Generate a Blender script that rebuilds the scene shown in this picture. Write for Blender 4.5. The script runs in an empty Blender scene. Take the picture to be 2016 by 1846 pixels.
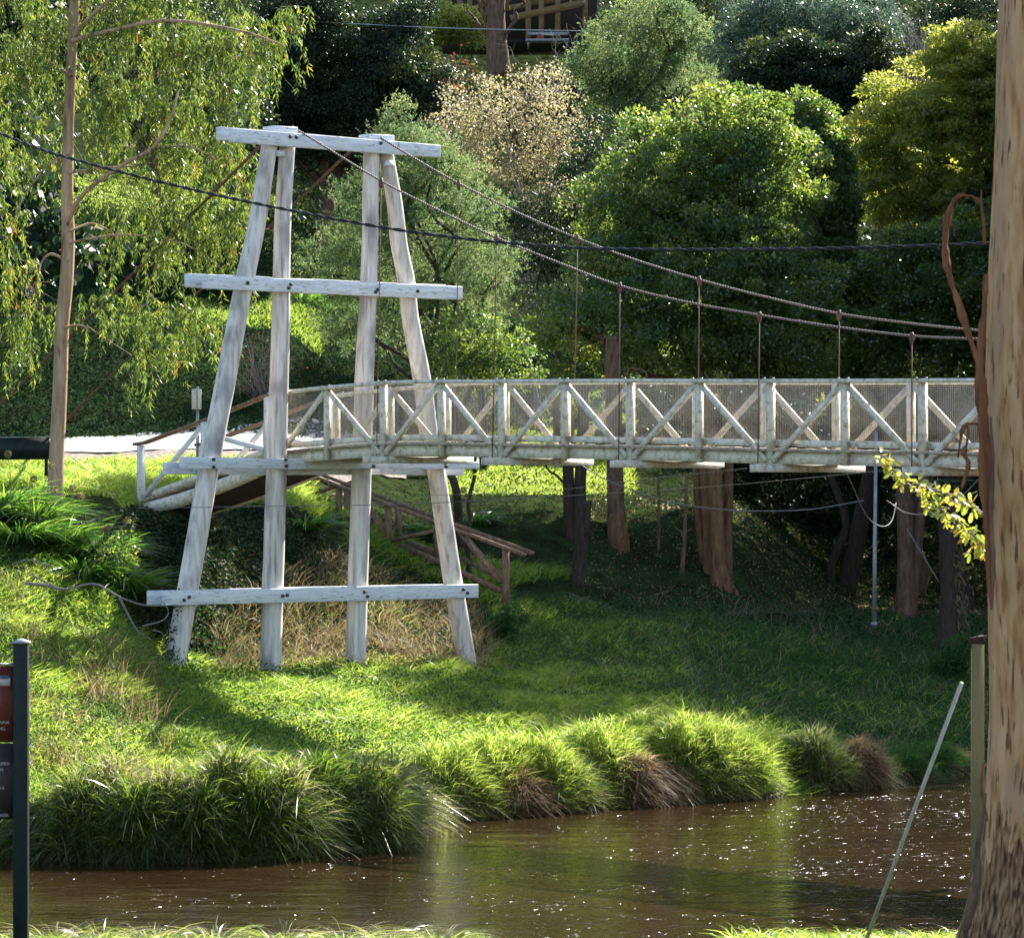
import bpy, math
import numpy as np
from mathutils import Vector
R = np.random.default_rng(7)
S = bpy.context.scene
COL = S.collection
HAZE = 0
H = 5.6            # eye height above the river surface (river at z = 0)
F = 7200.0; CX = 1008.0; HY = 955.0
def P(x, y, Y):    # point of the place seen at picture position x,y and standing Y metres off
    return np.array([(x-CX)/F*Y, Y, H+(HY-y)/F*Y])
# ---- bridge frame: u runs across the bridge (along the tower), v along the bridge over the river
T0 = np.array([-3.68, 72.0]); AL = math.radians(40.3)
ua = np.array([math.cos(AL), math.sin(AL)]); vb = np.array([math.sin(AL), -math.cos(AL)])
def UV(u, v, z):
    p = T0+ua*u+vb*v
    return np.array([p[0], p[1], z])
def on_v(x, y, v):   # on the plane v = const
    k = (x-CX)/F; o = T0+vb*v
    u = (k*o[1]-o[0])/(ua[0]-k*ua[1]); p = o+ua*u
    return np.array([p[0], p[1], H+(HY-y)/F*p[1]])
def on_u(x, y, u):   # on the plane u = const
    k = (x-CX)/F; o = T0+ua*u
    v = (k*o[1]-o[0])/(vb[0]-k*vb[1]); p = o+vb*v
    return np.array([p[0], p[1], H+(HY-y)/F*p[1]])
# ------------------------------------------------------------------ materials
MATS = {}
def new_mat(name):
    m = bpy.data.materials.new(name); m.use_nodes = True; MATS[name] = m
    nt = m.node_tree; nt.nodes.clear()
    return m, nt, nt.nodes, nt.links
def ramp(N, stops):
    r = N.new('ShaderNodeValToRGB'); e = r.color_ramp.elements
    while len(e) > 1: e.remove(e[-1])
    e[0].position = stops[0][0]; e[0].color = (*stops[0][1], 1)
    for p, c in stops[1:]:
        q = e.new(p); q.color = (*c, 1)
    return r
def mat_noise(name, stops, scale=(1, 1, 1), nscale=4, rough=.7, bump=.2, bdist=.02, detail=6, spec=.3, metal=0, second=None):
    m, nt, N, L = new_mat(name)
    out = N.new('ShaderNodeOutputMaterial'); b = N.new('ShaderNodeBsdfPrincipled')
    tc = N.new('ShaderNodeTexCoord'); mp = N.new('ShaderNodeMapping'); mp.inputs['Scale'].default_value = scale
    nz = N.new('ShaderNodeTexNoise'); nz.inputs['Scale'].default_value = nscale; nz.inputs['Detail'].default_value = detail
    nz.inputs['Roughness'].default_value = .62
    rp = ramp(N, stops)
    L.new(tc.outputs['Object'], mp.inputs[0]); L.new(mp.outputs[0], nz.inputs[0]); L.new(nz.outputs[0], rp.inputs[0])
    colour = rp.outputs[0]
    if second:      # (scale, nscale, colour, lo, hi): patches of a second colour
        mp2 = N.new('ShaderNodeMapping'); mp2.inputs['Scale'].default_value = second[0]
        n2 = N.new('ShaderNodeTexNoise'); n2.inputs['Scale'].default_value = second[1]; n2.inputs['Detail'].default_value = 5
        r2 = ramp(N, [(second[3], (0, 0, 0)), (second[4], (1, 1, 1))])
        mx = N.new('ShaderNodeMixRGB'); mx.inputs[2].default_value = (*second[2], 1)
        L.new(tc.outputs['Object'], mp2.inputs[0]); L.new(mp2.outputs[0], n2.inputs[0]); L.new(n2.outputs[0], r2.inputs[0])
        L.new(r2.outputs[0], mx.inputs[0]); L.new(colour, mx.inputs[1]); colour = mx.outputs[0]
    L.new(colour, b.inputs['Base Color'])
    b.inputs['Roughness'].default_value = rough; b.inputs['Specular IOR Level'].default_value = spec
    b.inputs['Metallic'].default_value = metal
    if bump:
        bp = N.new('ShaderNodeBump'); bp.inputs['Strength'].default_value = bump; bp.inputs['Distance'].default_value = bdist
        L.new(nz.outputs[0], bp.inputs['Height']); L.new(bp.outputs[0], b.inputs['Normal'])
    L.new(b.outputs[0], out.inputs[0])
    return m
def mat_leaf(name, stops, tstops, trans=.5, rough=.45, spec=.5):
    m, nt, N, L = new_mat(name)
    out = N.new('ShaderNodeOutputMaterial'); b = N.new('ShaderNodeBsdfPrincipled'); t = N.new('ShaderNodeBsdfTranslucent')
    at = N.new('ShaderNodeAttribute'); at.attribute_name = 'rnd'
    r1 = ramp(N, stops); r2 = ramp(N, tstops); mx = N.new('ShaderNodeMixShader'); mx.inputs[0].default_value = trans
    L.new(at.outputs['Fac'], r1.inputs[0]); L.new(at.outputs['Fac'], r2.inputs[0])
    L.new(r1.outputs[0], b.inputs['Base Color']); L.new(r2.outputs[0], t.inputs[0])
    b.inputs['Roughness'].default_value = rough; b.inputs['Specular IOR Level'].default_value = spec
    L.new(b.outputs[0], mx.inputs[1]); L.new(t.outputs[0], mx.inputs[2]); L.new(mx.outputs[0], out.inputs[0])
    return m
def sc(c, k): return tuple(min(1, x*k) for x in c)
def leafm(name, cols, tk=(2.6, 2.9, 1.2), trans=.5, rough=.45, spec=.5, tc=None):
    n = len(cols); st = [(i/(n-1) if n > 1 else 0, c) for i, c in enumerate(cols)]
    ts = [(p, tuple(min(.9, c[i]*tk[i]) for i in range(3))) for p, c in st]
    if tc: ts = [(i/(len(tc)-1), c) for i, c in enumerate(tc)]
    return mat_leaf(name, st, ts, trans, rough, spec)
white = mat_noise('white_paint', [(.3, (.42, .42, .38)), (.45, (.66, .67, .65)), (.7, (.78, .78, .76))], (1, 1, 1), 3.2, .55, .15, .01,
                  second=((2, 2, 2), 6, (.30, .29, .22), .60, .72))
beamw = mat_noise('painted_beam', [(.28, (.50, .52, .52)), (.5, (.72, .74, .76)), (.7, (.80, .81, .82))], (1, 1, 9), 1.6, .5, .2, .01,
                  second=((3, 3, 14), 2.2, (.34, .32, .28), .56, .70))
postw = mat_noise('weathered_post', [(.30, (.30, .24, .20)), (.43, (.60, .52, .455)), (.57, (.78, .70, .63)), (.75, (.88, .82, .75))], (7, 7, .55), 1.5, .75, .5, .02,
                  second=((2, 2, .8), 1.2, (.33, .29, .28), .52, .68))
wirem = mat_noise('weathered_wire', [(.4, (.10, .10, .095)), (.6, (.22, .21, .20))], (9, 9, 9), 8, .6, .1, .002, spec=.3)
railw = mat_noise('aged_rail_paint', [(.27, (.24, .20, .13)), (.38, (.50, .45, .34)), (.52, (.71, .655, .54)), (.75, (.83, .79, .68))], (2, 2, 2), 4, .65, .3, .01,
                  second=((3, 3, 3), 3.5, (.36, .25, .13), .60, .74))
brownw = mat_noise('bare_brown_timber', [(.3, (.10, .06, .04)), (.5, (.21, .135, .09)), (.75, (.34, .24, .17))], (6, 6, 2), 2, .8, .5, .02)
plankw = mat_noise('weathered_planks', [(.3, (.22, .18, .12)), (.5, (.42, .35, .26)), (.75, (.55, .48, .38))], (3, 3, 6), 2, .85, .4, .02)
rust = mat_noise('rusty_steel', [(.3, (.07, .03, .02)), (.6, (.17, .075, .045)), (.8, (.28, .14, .09))], (3, 3, 3), 8, .7, .3, .004, spec=.5)
steelcable = mat_noise('rusted_wire_rope', [(.4, (.06, .038, .03)), (.6, (.22, .15, .12))], (9, 9, 9), 8, .5, .6, .01, spec=.6)
blackc = mat_noise('black_insulated_cable', [(.4, (.006, .007, .008)), (.6, (.02, .022, .025))], (4, 4, 4), 6, .5, .1, .01, spec=.35)
galv = mat_noise('dull_galvanised', [(.3, (.20, .21, .22)), (.7, (.42, .43, .44))], (3, 3, 1), 4, .45, .1, .004, metal=.4)
dgreen = mat_noise('dark_green_paint', [(.3, (.004, .008, .009)), (.7, (.010, .018, .018))], (3, 3, 3), 3, .5, .03, .003, spec=.25)
boltm = mat_noise('dark_bolt', [(.3, (.03, .03, .035)), (.7, (.10, .09, .09))], (9, 9, 9), 9, .5, .1, .002, metal=.5)
pvc = mat_noise('grey_plastic_pole', [(.3, (.30, .29, .26)), (.7, (.44, .43, .39))], (9, 9, 1), 5, .4, .05, .003)
boxw = mat_noise('cream_box_paint', [(.3, (.50, .51, .44)), (.7, (.66, .66, .58))], (3, 3, 3), 4, .5, .05, .003)
redpanel = mat_noise('red_brown_panel', [(.3, (.10, .026, .018)), (.7, (.16, .042, .028))], (1, 1, 1), 3, .3, .02, .002, spec=.5)
greypanel = mat_noise('charcoal_panel', [(.3, (.035, .028, .028)), (.7, (.055, .045, .045))], (1, 1, 1), 3, .3, .02, .002, spec=.5)
textw = mat_noise('pale_lettering', [(.3, (.40, .34, .31)), (.7, (.5, .43, .40))], (1, 1, 1), 3, .5, 0)
photoA = mat_noise('pale_picture', [(.3, (.55, .50, .44)), (.7, (.66, .62, .56))], (8, 1, 8), 5, .4, 0)
photoB = mat_noise('blue_picture', [(.3, (.06, .10, .17)), (.7, (.16, .22, .30))], (8, 1, 8), 5, .4, 0)
gpost = mat_noise('mossy_green_post', [(.3, (.10, .11, .05)), (.5, (.16, .15, .07)), (.7, (.22, .17, .10))], (8, 8, .8), 2, .8, .3, .01)
mesh_w = mat_noise('galvanised_mesh', [(.3, (.34, .30, .25)), (.7, (.55, .50, .44))], (1, 1, 1), 5, .5, 0)
bark_gum = mat_noise('gum_bark', [(.28, (.20, .115, .065)), (.42, (.40, .25, .14)), (.56, (.50, .345, .21)), (.75, (.56, .43, .31))], (4.5, 4.5, .6), 1.1, .75, .35, .03,
                     second=((3, 3, .45), 1.3, (.36, .30, .26), .50, .60))
bark_loose = mat_noise('loose_red_bark', [(.3, (.08, .025, .012)), (.5, (.22, .075, .03)), (.75, (.36, .15, .07))], (9, 9, 1), 2, .7, .5, .02)
bark_euc = mat_noise('pale_gum_bark', [(.28, (.15, .08, .045)), (.42, (.38, .24, .14)), (.6, (.52, .36, .23)), (.78, (.58, .44, .30))], (5, 5, .8), 1.2, .75, .35, .03,
                     second=((5, 5, .9), 1.3, (.20, .10, .055), .60, .68))
bark_dark = mat_noise('dark_bark', [(.3, (.02, .014, .011)), (.7, (.075, .05, .038))], (6, 6, 1.2), 3, .9, .6, .04)
bark_tan = mat_noise('tan_bark', [(.3, (.07, .032, .014)), (.5, (.16, .082, .037)), (.75, (.24, .14, .07))], (5, 5, 1.5), 2, .8, .4, .03)
bark_brown = mat_noise('brown_bark', [(.3, (.06, .035, .025)), (.5, (.15, .085, .055)), (.75, (.25, .15, .10))], (5, 5, 1.2), 2.5, .85, .6, .04)
bark_twig = mat_noise('grey_twigs', [(.3, (.12, .10, .09)), (.7, (.32, .27, .24))], (5, 5, 5), 5, .8, .2, .01)
roadm = mat_noise('glare_pale_road', [(.3, (.36, .35, .34)), (.5, (.50, .49, .47)), (.75, (.60, .59, .56))], (1, 1, 1), 5, .9, .2, .01)  # light grey carries the sun glare on the asphalt
gravm = mat_noise('gravel', [(.3, (.17, .14, .12)), (.5, (.30, .255, .225)), (.7, (.42, .37, .33))], (1, 1, 1), 9, 1, .5, .03, detail=9, spec=.0)
dirtm = mat_noise('path_dirt', [(.3, (.06, .048, .036)), (.7, (.18, .135, .105))], (1, 1, 1), 5, 1, .4, .03, spec=.0)
groundm = mat_noise('hillside_soil', [(.30, (.016, .014, .008)), (.45, (.026, .032, .013)), (.6, (.036, .055, .018)), (.78, (.06, .07, .03))], (1, 1, 1), 1.6, 1, .8, .08, detail=10, spec=.0)
hwood = mat_noise('yellow_house_timber', [(.3, (.17, .105, .04)), (.7, (.27, .18, .08))], (3, 3, 3), 2, .7, .2, .01)
hdark = mat_noise('shaded_house_wall', [(.3, (.020, .014, .012)), (.7, (.04, .03, .025))], (2, 2, 2), 2, .8, .1, .01)
slabm = mat_noise('old_concrete', [(.3, (.17, .14, .12)), (.7, (.32, .28, .24))], (2, 2, 2), 3, .9, .3, .01)
# foliage
L_grass = leafm('bright_grass', [(.035, .080, .016), (.070, .130, .022), (.12, .175, .035), (.22, .21, .08)], trans=.62, rough=.38, spec=.5, tc=[(.16, .30, .04), (.38, .54, .06), (.58, .72, .10), (.76, .70, .26)])
L_grass_shade = leafm('shade_toned_grass', [(.018, .058, .018), (.032, .088, .022), (.05, .12, .028)], (2.3, 2.5, 1.2), .5, .6, .25)  # shaded copy of the bank grass: the shade is put into the colour
L_tuss = leafm('tussock_blades', [(.020, .045, .012), (.042, .080, .016), (.075, .115, .022), (.17, .155, .075), (.36, .30, .21)], trans=.45, rough=.28, spec=.55, tc=[(.06, .15, .02), (.20, .34, .03), (.40, .50, .05), (.46, .42, .18), (.66, .56, .40)])
L_brown = leafm('dry_grass', [(.15, .085, .04), (.25, .16, .08), (.37, .27, .16)], trans=.5, rough=.5, spec=.3, tc=[(.22, .12, .05), (.36, .23, .11), (.52, .38, .22)])
L_straw = leafm('straw_stalks', [(.14, .10, .05), (.28, .20, .11), (.34, .27, .16)], (1.5, 1.5, 1.2), .4, .5, .4)
L_euc = leafm('hanging_gum_leaves', [(.022, .042, .024), (.040, .070, .026), (.065, .10, .030), (.12, .145, .036), (.20, .18, .05)], trans=.5, rough=.3, spec=.6, tc=[(.04, .08, .025), (.11, .19, .04), (.24, .36, .05), (.44, .52, .065), (.70, .60, .09)])
L_aca = leafm('feathery_wattle_leaves', [(.040, .085, .038), (.068, .12, .05), (.11, .155, .065), (.18, .19, .08)], trans=.5, rough=.5, spec=.35, tc=[(.09, .18, .07), (.18, .30, .10), (.32, .42, .14), (.50, .50, .17)])
L_gloss = leafm('glossy_leaves', [(.016, .036, .018), (.028, .058, .022), (.050, .085, .028), (.13, .15, .035)], trans=.46, rough=.27, spec=.8, tc=[(.08, .17, .03), (.18, .32, .045), (.38, .52, .07), (.78, .76, .12)])
L_yel = leafm('yellow_green_leaves', [(.035, .060, .016), (.075, .10, .02), (.14, .155, .03), (.25, .24, .05)], trans=.55, rough=.3, spec=.8, tc=[(.20, .28, .03), (.45, .52, .07), (.68, .70, .12), (.88, .82, .20)])
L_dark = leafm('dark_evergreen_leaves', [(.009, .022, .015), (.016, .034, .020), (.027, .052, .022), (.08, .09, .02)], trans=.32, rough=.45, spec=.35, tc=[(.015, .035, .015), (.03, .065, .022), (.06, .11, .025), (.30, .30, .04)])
L_matte = leafm('matte_creeper', [(.010, .028, .014), (.018, .045, .020), (.030, .066, .024)], trans=.2, rough=.8, spec=.03, tc=[(.02, .05, .015), (.04, .09, .025), (.07, .15, .03)])
L_blue = leafm('bluish_leaves', [(.035, .065, .045), (.06, .10, .07), (.10, .14, .10)], trans=.4, rough=.2, spec=1.0, tc=[(.08, .15, .09), (.14, .24, .14), (.26, .36, .22)])
L_cream = leafm('fading_autumn_leaves', [(.17, .15, .06), (.28, .24, .12), (.38, .30, .19), (.13, .15, .045)], trans=.5, rough=.4, spec=.5, tc=[(.32, .32, .10), (.48, .43, .20), (.62, .50, .32), (.30, .38, .07)])
L_aga = leafm('strap_leaves', [(.018, .055, .014), (.035, .095, .020), (.07, .14, .03)], trans=.45, rough=.24, spec=.9, tc=[(.06, .20, .02), (.18, .42, .04), (.42, .64, .07)])
L_ivy = leafm('ivy_leaves', [(.008, .022, .014), (.014, .034, .019), (.026, .052, .024), (.035, .062, .024), (.10, .05, .02)], (2.0, 2.2, 1.0), .2, .6, .12)
L_cover = leafm('low_weeds', [(.018, .048, .016), (.030, .078, .022), (.06, .12, .03)], (2.4, 2.6, 1.2), .45, .6, .2)
L_red = leafm('red_leaves', [(.16, .03, .025), (.26, .055, .035), (.18, .06, .03)], trans=.45, rough=.4, spec=.3, tc=[(.25, .05, .03), (.34, .08, .05), (.25, .09, .04)])
L_oak = leafm('yellowing_oak_leaves', [(.10, .15, .03), (.18, .22, .04), (.28, .26, .05), (.36, .22, .05)], trans=.5, rough=.25, spec=1.0, tc=[(.38, .52, .06), (.58, .64, .08), (.80, .74, .10), (.85, .55, .08)])
L_fern = leafm('fern_fronds', [(.02, .05, .025), (.035, .075, .035)], (2.0, 2.2, 1.2), .4, .4, .5)
L_seed = leafm('dry_flower_heads', [(.20, .17, .07), (.34, .28, .14)], (1.4, 1.4, 1.2), .4, .6, .3)
# ------------------------------------------------------------------ mesh helpers
def link(name, me, mat, parent=None, smooth=False):
    o = bpy.data.objects.new(name, me); COL.objects.link(o)
    if mat: me.materials.append(mat)
    if smooth: me.polygons.foreach_set('use_smooth', np.ones(len(me.polygons), bool))
    if parent is not None: o.parent = parent
    return o
def world_loc(o):
    p = np.zeros(3)
    while o is not None:
        p = p+np.array(o.location); o = o.parent
    return p
def quads(name, V, Q, mat, parent=None, rnd=None, smooth=False):
    V = np.asarray(V, np.float32)
    if parent is not None: V = V-world_loc(parent).astype(np.float32)
    Q = np.asarray(Q, np.int32)
    me = bpy.data.meshes.new(name); me.vertices.add(len(V)); me.vertices.foreach_set('co', V.ravel())
    me.loops.add(Q.size); me.loops.foreach_set('vertex_index', Q.ravel())
    me.polygons.add(len(Q)); me.polygons.foreach_set('loop_start', np.arange(0, Q.size, Q.shape[1], dtype=np.int32))
    if rnd is not None:
        a = me.attributes.new('rnd', 'FLOAT', 'FACE'); a.data.foreach_set('value', np.asarray(rnd, np.float32))
    me.update(calc_edges=True)
    return link(name, me, mat, parent, smooth)
class MB:      # collects boxes, bars and tubes, builds ONE mesh
    def __init__(s): s.v = []; s.q = []; s.n = 0
    def add(s, V, Q):
        s.v.append(np.asarray(V, float)); s.q.append(np.asarray(Q, int)+s.n); s.n += len(V)
    def bar(s, a, b, w, h, side=None, jitter=0):     # rectangular bar from a to b; w along 'side', h across
        a = np.asarray(a, float); b = np.asarray(b, float); d = b-a; d = d/np.linalg.norm(d)
        if side is None: side = np.array([0, 0, 1.]) if abs(d[2]) < .9 else np.array([1., 0, 0])
        side = np.asarray(side, float); s1 = side-d*side.dot(d); s1 /= np.linalg.norm(s1); s2 = np.cross(d, s1)
        V = []
        for p in (a, b):
            for i, j in ((-1, -1), (1, -1), (1, 1), (-1, 1)):
                V.append(p+s1*i*w/2+s2*j*h/2+(R.normal(0, jitter, 3) if jitter else 0))
        s.add(V, [(0, 3, 2, 1), (4, 5, 6, 7), (0, 1, 5, 4), (1, 2, 6, 5), (2, 3, 7, 6), (3, 0, 4, 7)])
        return s
    def tube(s, pts, rad, n=10, wob=0, cap=True, seed=0):
        pts = np.asarray(pts, float); m = len(pts); rad = np.broadcast_to(np.asarray(rad, float), (m,))
        d = np.gradient(pts, axis=0); d /= np.linalg.norm(d, axis=1)[:, None]+1e-9
        up = np.array([0, 0, 1.]) if abs(d[:, 2]).mean() < .8 else np.array([1., .2, 0])
        s1 = np.cross(d, up); s1 /= np.linalg.norm(s1, axis=1)[:, None]+1e-9; s2 = np.cross(d, s1)
        t = np.arange(n)/n*2*math.pi
        rr = np.ones((m, n))
        if wob:
            rg = np.random.default_rng(seed+m)
            base = sum(rg.normal(0, wob/(k), 1)*np.cos(k*t+rg.uniform(0, 6)) for k in (1, 2, 3, 5))
            rr = 1+base[None, :]+rg.normal(0, wob*.35, (m, n))
        V = pts[:, None, :]+(s1[:, None, :]*np.cos(t)[None, :, None]+s2[:, None, :]*np.sin(t)[None, :, None])*(rad[:, None]*rr)[:, :, None]
        V = V.reshape(-1, 3); Q = []
        for i in range(m-1):
            for j in range(n):
                Q.append((i*n+j, i*n+(j+1) % n, (i+1)*n+(j+1) % n, (i+1)*n+j))
        if cap:
            V = np.vstack([V, pts[0], pts[-1]]); c0 = m*n; c1 = c0+1
            for j in range(0, n, 2):
                Q.append((c0, (j+2) % n, (j+1) % n, j)); e = (m-1)*n
                Q.append((c1, e+j, e+(j+1) % n, e+(j+2) % n))
        s.add(V, Q); return s
    def build(s, name, mat, parent=None, smooth=False):
        return quads(name, np.vstack(s.v), np.vstack(s.q), mat, parent, None, smooth)
def tag(o, label=None, cat=None, group=None, kind=None):
    if label: o['label'] = label
    if cat: o['category'] = cat
    if group: o['group'] = group
    if kind: o['kind'] = kind
    return o
def thing(name, loc, label, cat, group=None):
    o = bpy.data.objects.new(name, None); COL.objects.link(o); o.location = [float(c) for c in loc]; o.empty_display_size = .3
    return tag(o, label, cat, group)
def spline(pts, n=8):     # smooth curve through points
    pts = np.asarray(pts, float); out = []
    e = np.vstack([2*pts[0]-pts[1], pts, 2*pts[-1]-pts[-2]])
    for i in range(1, len(e)-2):
        for t in np.linspace(0, 1, n, endpoint=False):
            a, b, c, d = e[i-1], e[i], e[i+1], e[i+2]
            out.append(.5*((2*b)+(c-a)*t+(2*a-5*b+4*c-d)*t*t+(3*b-a-3*c+d)*t**3))
    out.append(pts[-1]); return np.array(out)
def unit(a): return a/(np.linalg.norm(a, axis=-1, keepdims=True)+1e-9)
def leaves(name, mat, parent, pos, d, ln, w, rnd=None, nrm=None, bend=0.0):
    """leaf-shaped faces: pos (N,3) base, d (N,3) direction"""
    n = len(pos); d = unit(d)
    if nrm is None: nrm = R.normal(0, 1, (n, 3))
    s = unit(np.cross(d, nrm)); nn = np.cross(s, d)
    ln = np.broadcast_to(ln, (n,))[:, None]; w = np.broadcast_to(w, (n,))[:, None]
    a = pos; t = pos+d*ln-nn*ln*bend; m = pos+d*ln*.45+nn*ln*bend*.3
    V = np.stack([a, m-s*w/2, t, m+s*w/2], 1).reshape(-1, 3)
    Q = np.arange(4*n).reshape(n, 4)
    return quads(name, V, Q, mat, parent, R.random(n) if rnd is None else rnd)
def blades(pos, d, ln, w, droop, seg=3, face=None):
    """arching grass blades -> V,Q"""
    n = len(pos); d = unit(d); hz = d.copy(); hz[:, 2] = 0; hz = unit(hz+R.normal(0, 1e-3, (n, 3)))
    hz[:, 2] = 0
    ang = R.uniform(0, 2*math.pi, n) if face is None else face
    s = np.stack([np.cos(ang), np.sin(ang), np.zeros(n)], 1); s = unit(s-d*(s*d).sum(1)[:, None])
    ln = np.broadcast_to(ln, (n,)); w = np.broadcast_to(w, (n,)); droop = np.broadcast_to(droop, (n,))
    V = []
    for i in range(seg+1):
        t = i/seg
        c = pos+d*(ln*t)[:, None]+hz*(ln*droop*t*t*.55)[:, None]-np.array([0, 0, 1.])*(ln*droop*t*t*.75)[:, None]
        ww = (w*(1-t**1.6)*.5+w*.04)[:, None]
        V += [c-s*ww, c+s*ww]
    V = np.stack(V, 1).reshape(-1, 3); b = (np.arange(n)*(2*(seg+1)))[:, None]
    Q = np.concatenate([b+np.array([[2*i, 2*i+1, 2*i+3, 2*i+2]]) for i in range(seg)], 1).reshape(-1, 4)
    return V, Q
def grass(name, mat, parent, pos, hgt, w, lean=.35, droop=.5, seg=2, rnd=None):
    n = len(pos)
    d = np.stack([R.normal(0, lean, n), R.normal(0, lean, n), np.ones(n)], 1)
    V, Q = blades(pos, d, hgt, w, droop, seg)
    r = R.random(n) if rnd is None else rnd
    return quads(name, V, Q, mat, parent, np.repeat(np.clip(r, 0, 1), seg))
# ------------------------------------------------------------------ terrain
_perm = R.random((64, 64))
def vnoise(x, y):
    xi = np.floor(x).astype(int); yi = np.floor(y).astype(int); fx = x-xi; fy = y-yi
    fx = fx*fx*(3-2*fx); fy = fy*fy*(3-2*fy); g = lambda a, b: _perm[a % 64, b % 64]
    return (g(xi, yi)*(1-fx)*(1-fy)+g(xi+1, yi)*fx*(1-fy)+g(xi, yi+1)*(1-fx)*fy+g(xi+1, yi+1)*fx*fy)
def fbm(x, y): return vnoise(x, y)+.5*vnoise(x*2.1+9, y*2.1+4)+.25*vnoise(x*4.3+2, y*4.3+7)-.875
def hy(y, Y): return (Y, H+(HY-y)/F*Y)
hill = lambda Y0, y0: [hy(y0, Y0), hy(y0-90, Y0+12), hy(300, max(Y0+26, 126)), hy(120, 146), hy(0, 160), hy(-300, 190), hy(-900, 250), hy(-1300, 330)]
EDGE = [(-600, 1690), (0, 1690), (300, 1700), (560, 1692), (700, 1674), (790, 1640), (850, 1618), (1000, 1607), (1330, 1582), (1500, 1569), (1700, 1552), (1850, 1530), (1920, 1521), (2400, 1500), (3400, 1470)]
def edgeY(x): return H*F/(np.interp(x, [e[0] for e in EDGE], [e[1] for e in EDGE])-HY)
COLS = {
 -900: [(55.8, .45), hy(1480, 60), hy(1250, 67), hy(1080, 71), hy(1000, 73), hy(975, 75), hy(925, 81), hy(880, 89), hy(868, 92.5), hy(640, 101), hy(540, 108), hy(430, 112), hy(385, 115), hy(345, 128), hy(200, 140), hy(0, 160), hy(-300, 190), hy(-900, 250), hy(-1300, 330)],
 0: [(55.8, .45), hy(1480, 60), hy(1250, 67), hy(1080, 71), hy(1000, 73), hy(975, 75), hy(925, 81), hy(880, 89), hy(868, 92.5), hy(640, 101), hy(540, 108), hy(430, 112), hy(385, 115), hy(345, 128), hy(200, 140), hy(0, 160), hy(-300, 190), hy(-900, 250), hy(-1300, 330)],
 200: [(55.1, .45), hy(1480, 60), hy(1270, 68), hy(1110, 72), hy(1010, 74), hy(978, 75.5), hy(925, 81), hy(878, 89), hy(866, 92.5), hy(640, 101), hy(560, 108), hy(450, 113), hy(385, 118), hy(350, 130), hy(200, 142), hy(0, 160), hy(-300, 190), hy(-900, 250), hy(-1300, 330)],
 330: [(54.9, .45), hy(1500, 60), hy(1316, 69.6), hy(1280, 71), hy(1040, 74.3), hy(995, 75.6), hy(925, 82), hy(875, 89), hy(858, 93), hy(650, 101), hy(605, 108), hy(500, 114), hy(385, 122), hy(200, 142), hy(0, 160), hy(-300, 190), hy(-900, 250), hy(-1300, 330)],
 530: [(55.6, .45), hy(1500, 60.5), hy(1326, 71.2), hy(1285, 73.3), hy(1100, 76.3), hy(985, 78.5), hy(935, 82), hy(870, 90), hy(843, 94), hy(665, 101), hy(610, 110), hy(500, 115), hy(385, 122), hy(200, 142), hy(0, 160), hy(-300, 190), hy(-900, 250), hy(-1300, 330)],
 700: [(56.8, .5), (58.2, .8), hy(1480, 62), hy(1312, 72.7), hy(1275, 75), hy(1130, 78.5), hy(1040, 83), hy(985, 86), hy(935, 89), hy(870, 94), hy(838, 98)]+hill(106, 680),
 850: [(61.6, .65), (62.8, .95), hy(1470, 65), hy(1400, 68), hy(1306, 74), hy(1250, 77), hy(1170, 80), hy(1085, 84), hy(1000, 88), hy(930, 93), hy(872, 98), hy(836, 102)]+hill(112, 680),
 1050: [(62.7, .7), (64, 1.0), hy(1462, 66), hy(1400, 69.5), hy(1300, 75.5), hy(1215, 80), hy(1110, 84.5), hy(1000, 88), hy(950, 92), hy(905, 99), hy(860, 108)]+hill(116, 700),
 1330: [(65.1, .75), (66.4, 1.05), hy(1430, 68.5), hy(1352, 74.5), hy(1240, 81), hy(1222, 83.2), hy(1150, 86.3), hy(1000, 90.5), hy(930, 96), hy(880, 104)]+hill(114, 720),
 1750: [(69, .3), hy(1490, 71), hy(1400, 76), hy(1300, 82.5), hy(1243, 88), hy(1212, 93), hy(1185, 97), hy(1100, 101), hy(930, 108)]+hill(116, 740),
 2200: [(73.5, .3), hy(1440, 76), hy(1340, 82), hy(1243, 89), hy(1215, 94), hy(1180, 98), hy(1100, 102), hy(930, 109)]+hill(117, 740),
 3400: [(79, .3), hy(1420, 82), hy(1320, 87), hy(1243, 92), hy(1215, 96), hy(1180, 100), hy(1100, 104), hy(930, 111)]+hill(119, 740),
}
NEAR = [(-60, 4.4), (0, 4.0), (14, 3.35), (20, 2.88), (25, 2.38), (28.3, 2.04), (31, 1.3), (34, .1), (36, -.6)]
_cx = sorted(COLS)
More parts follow.
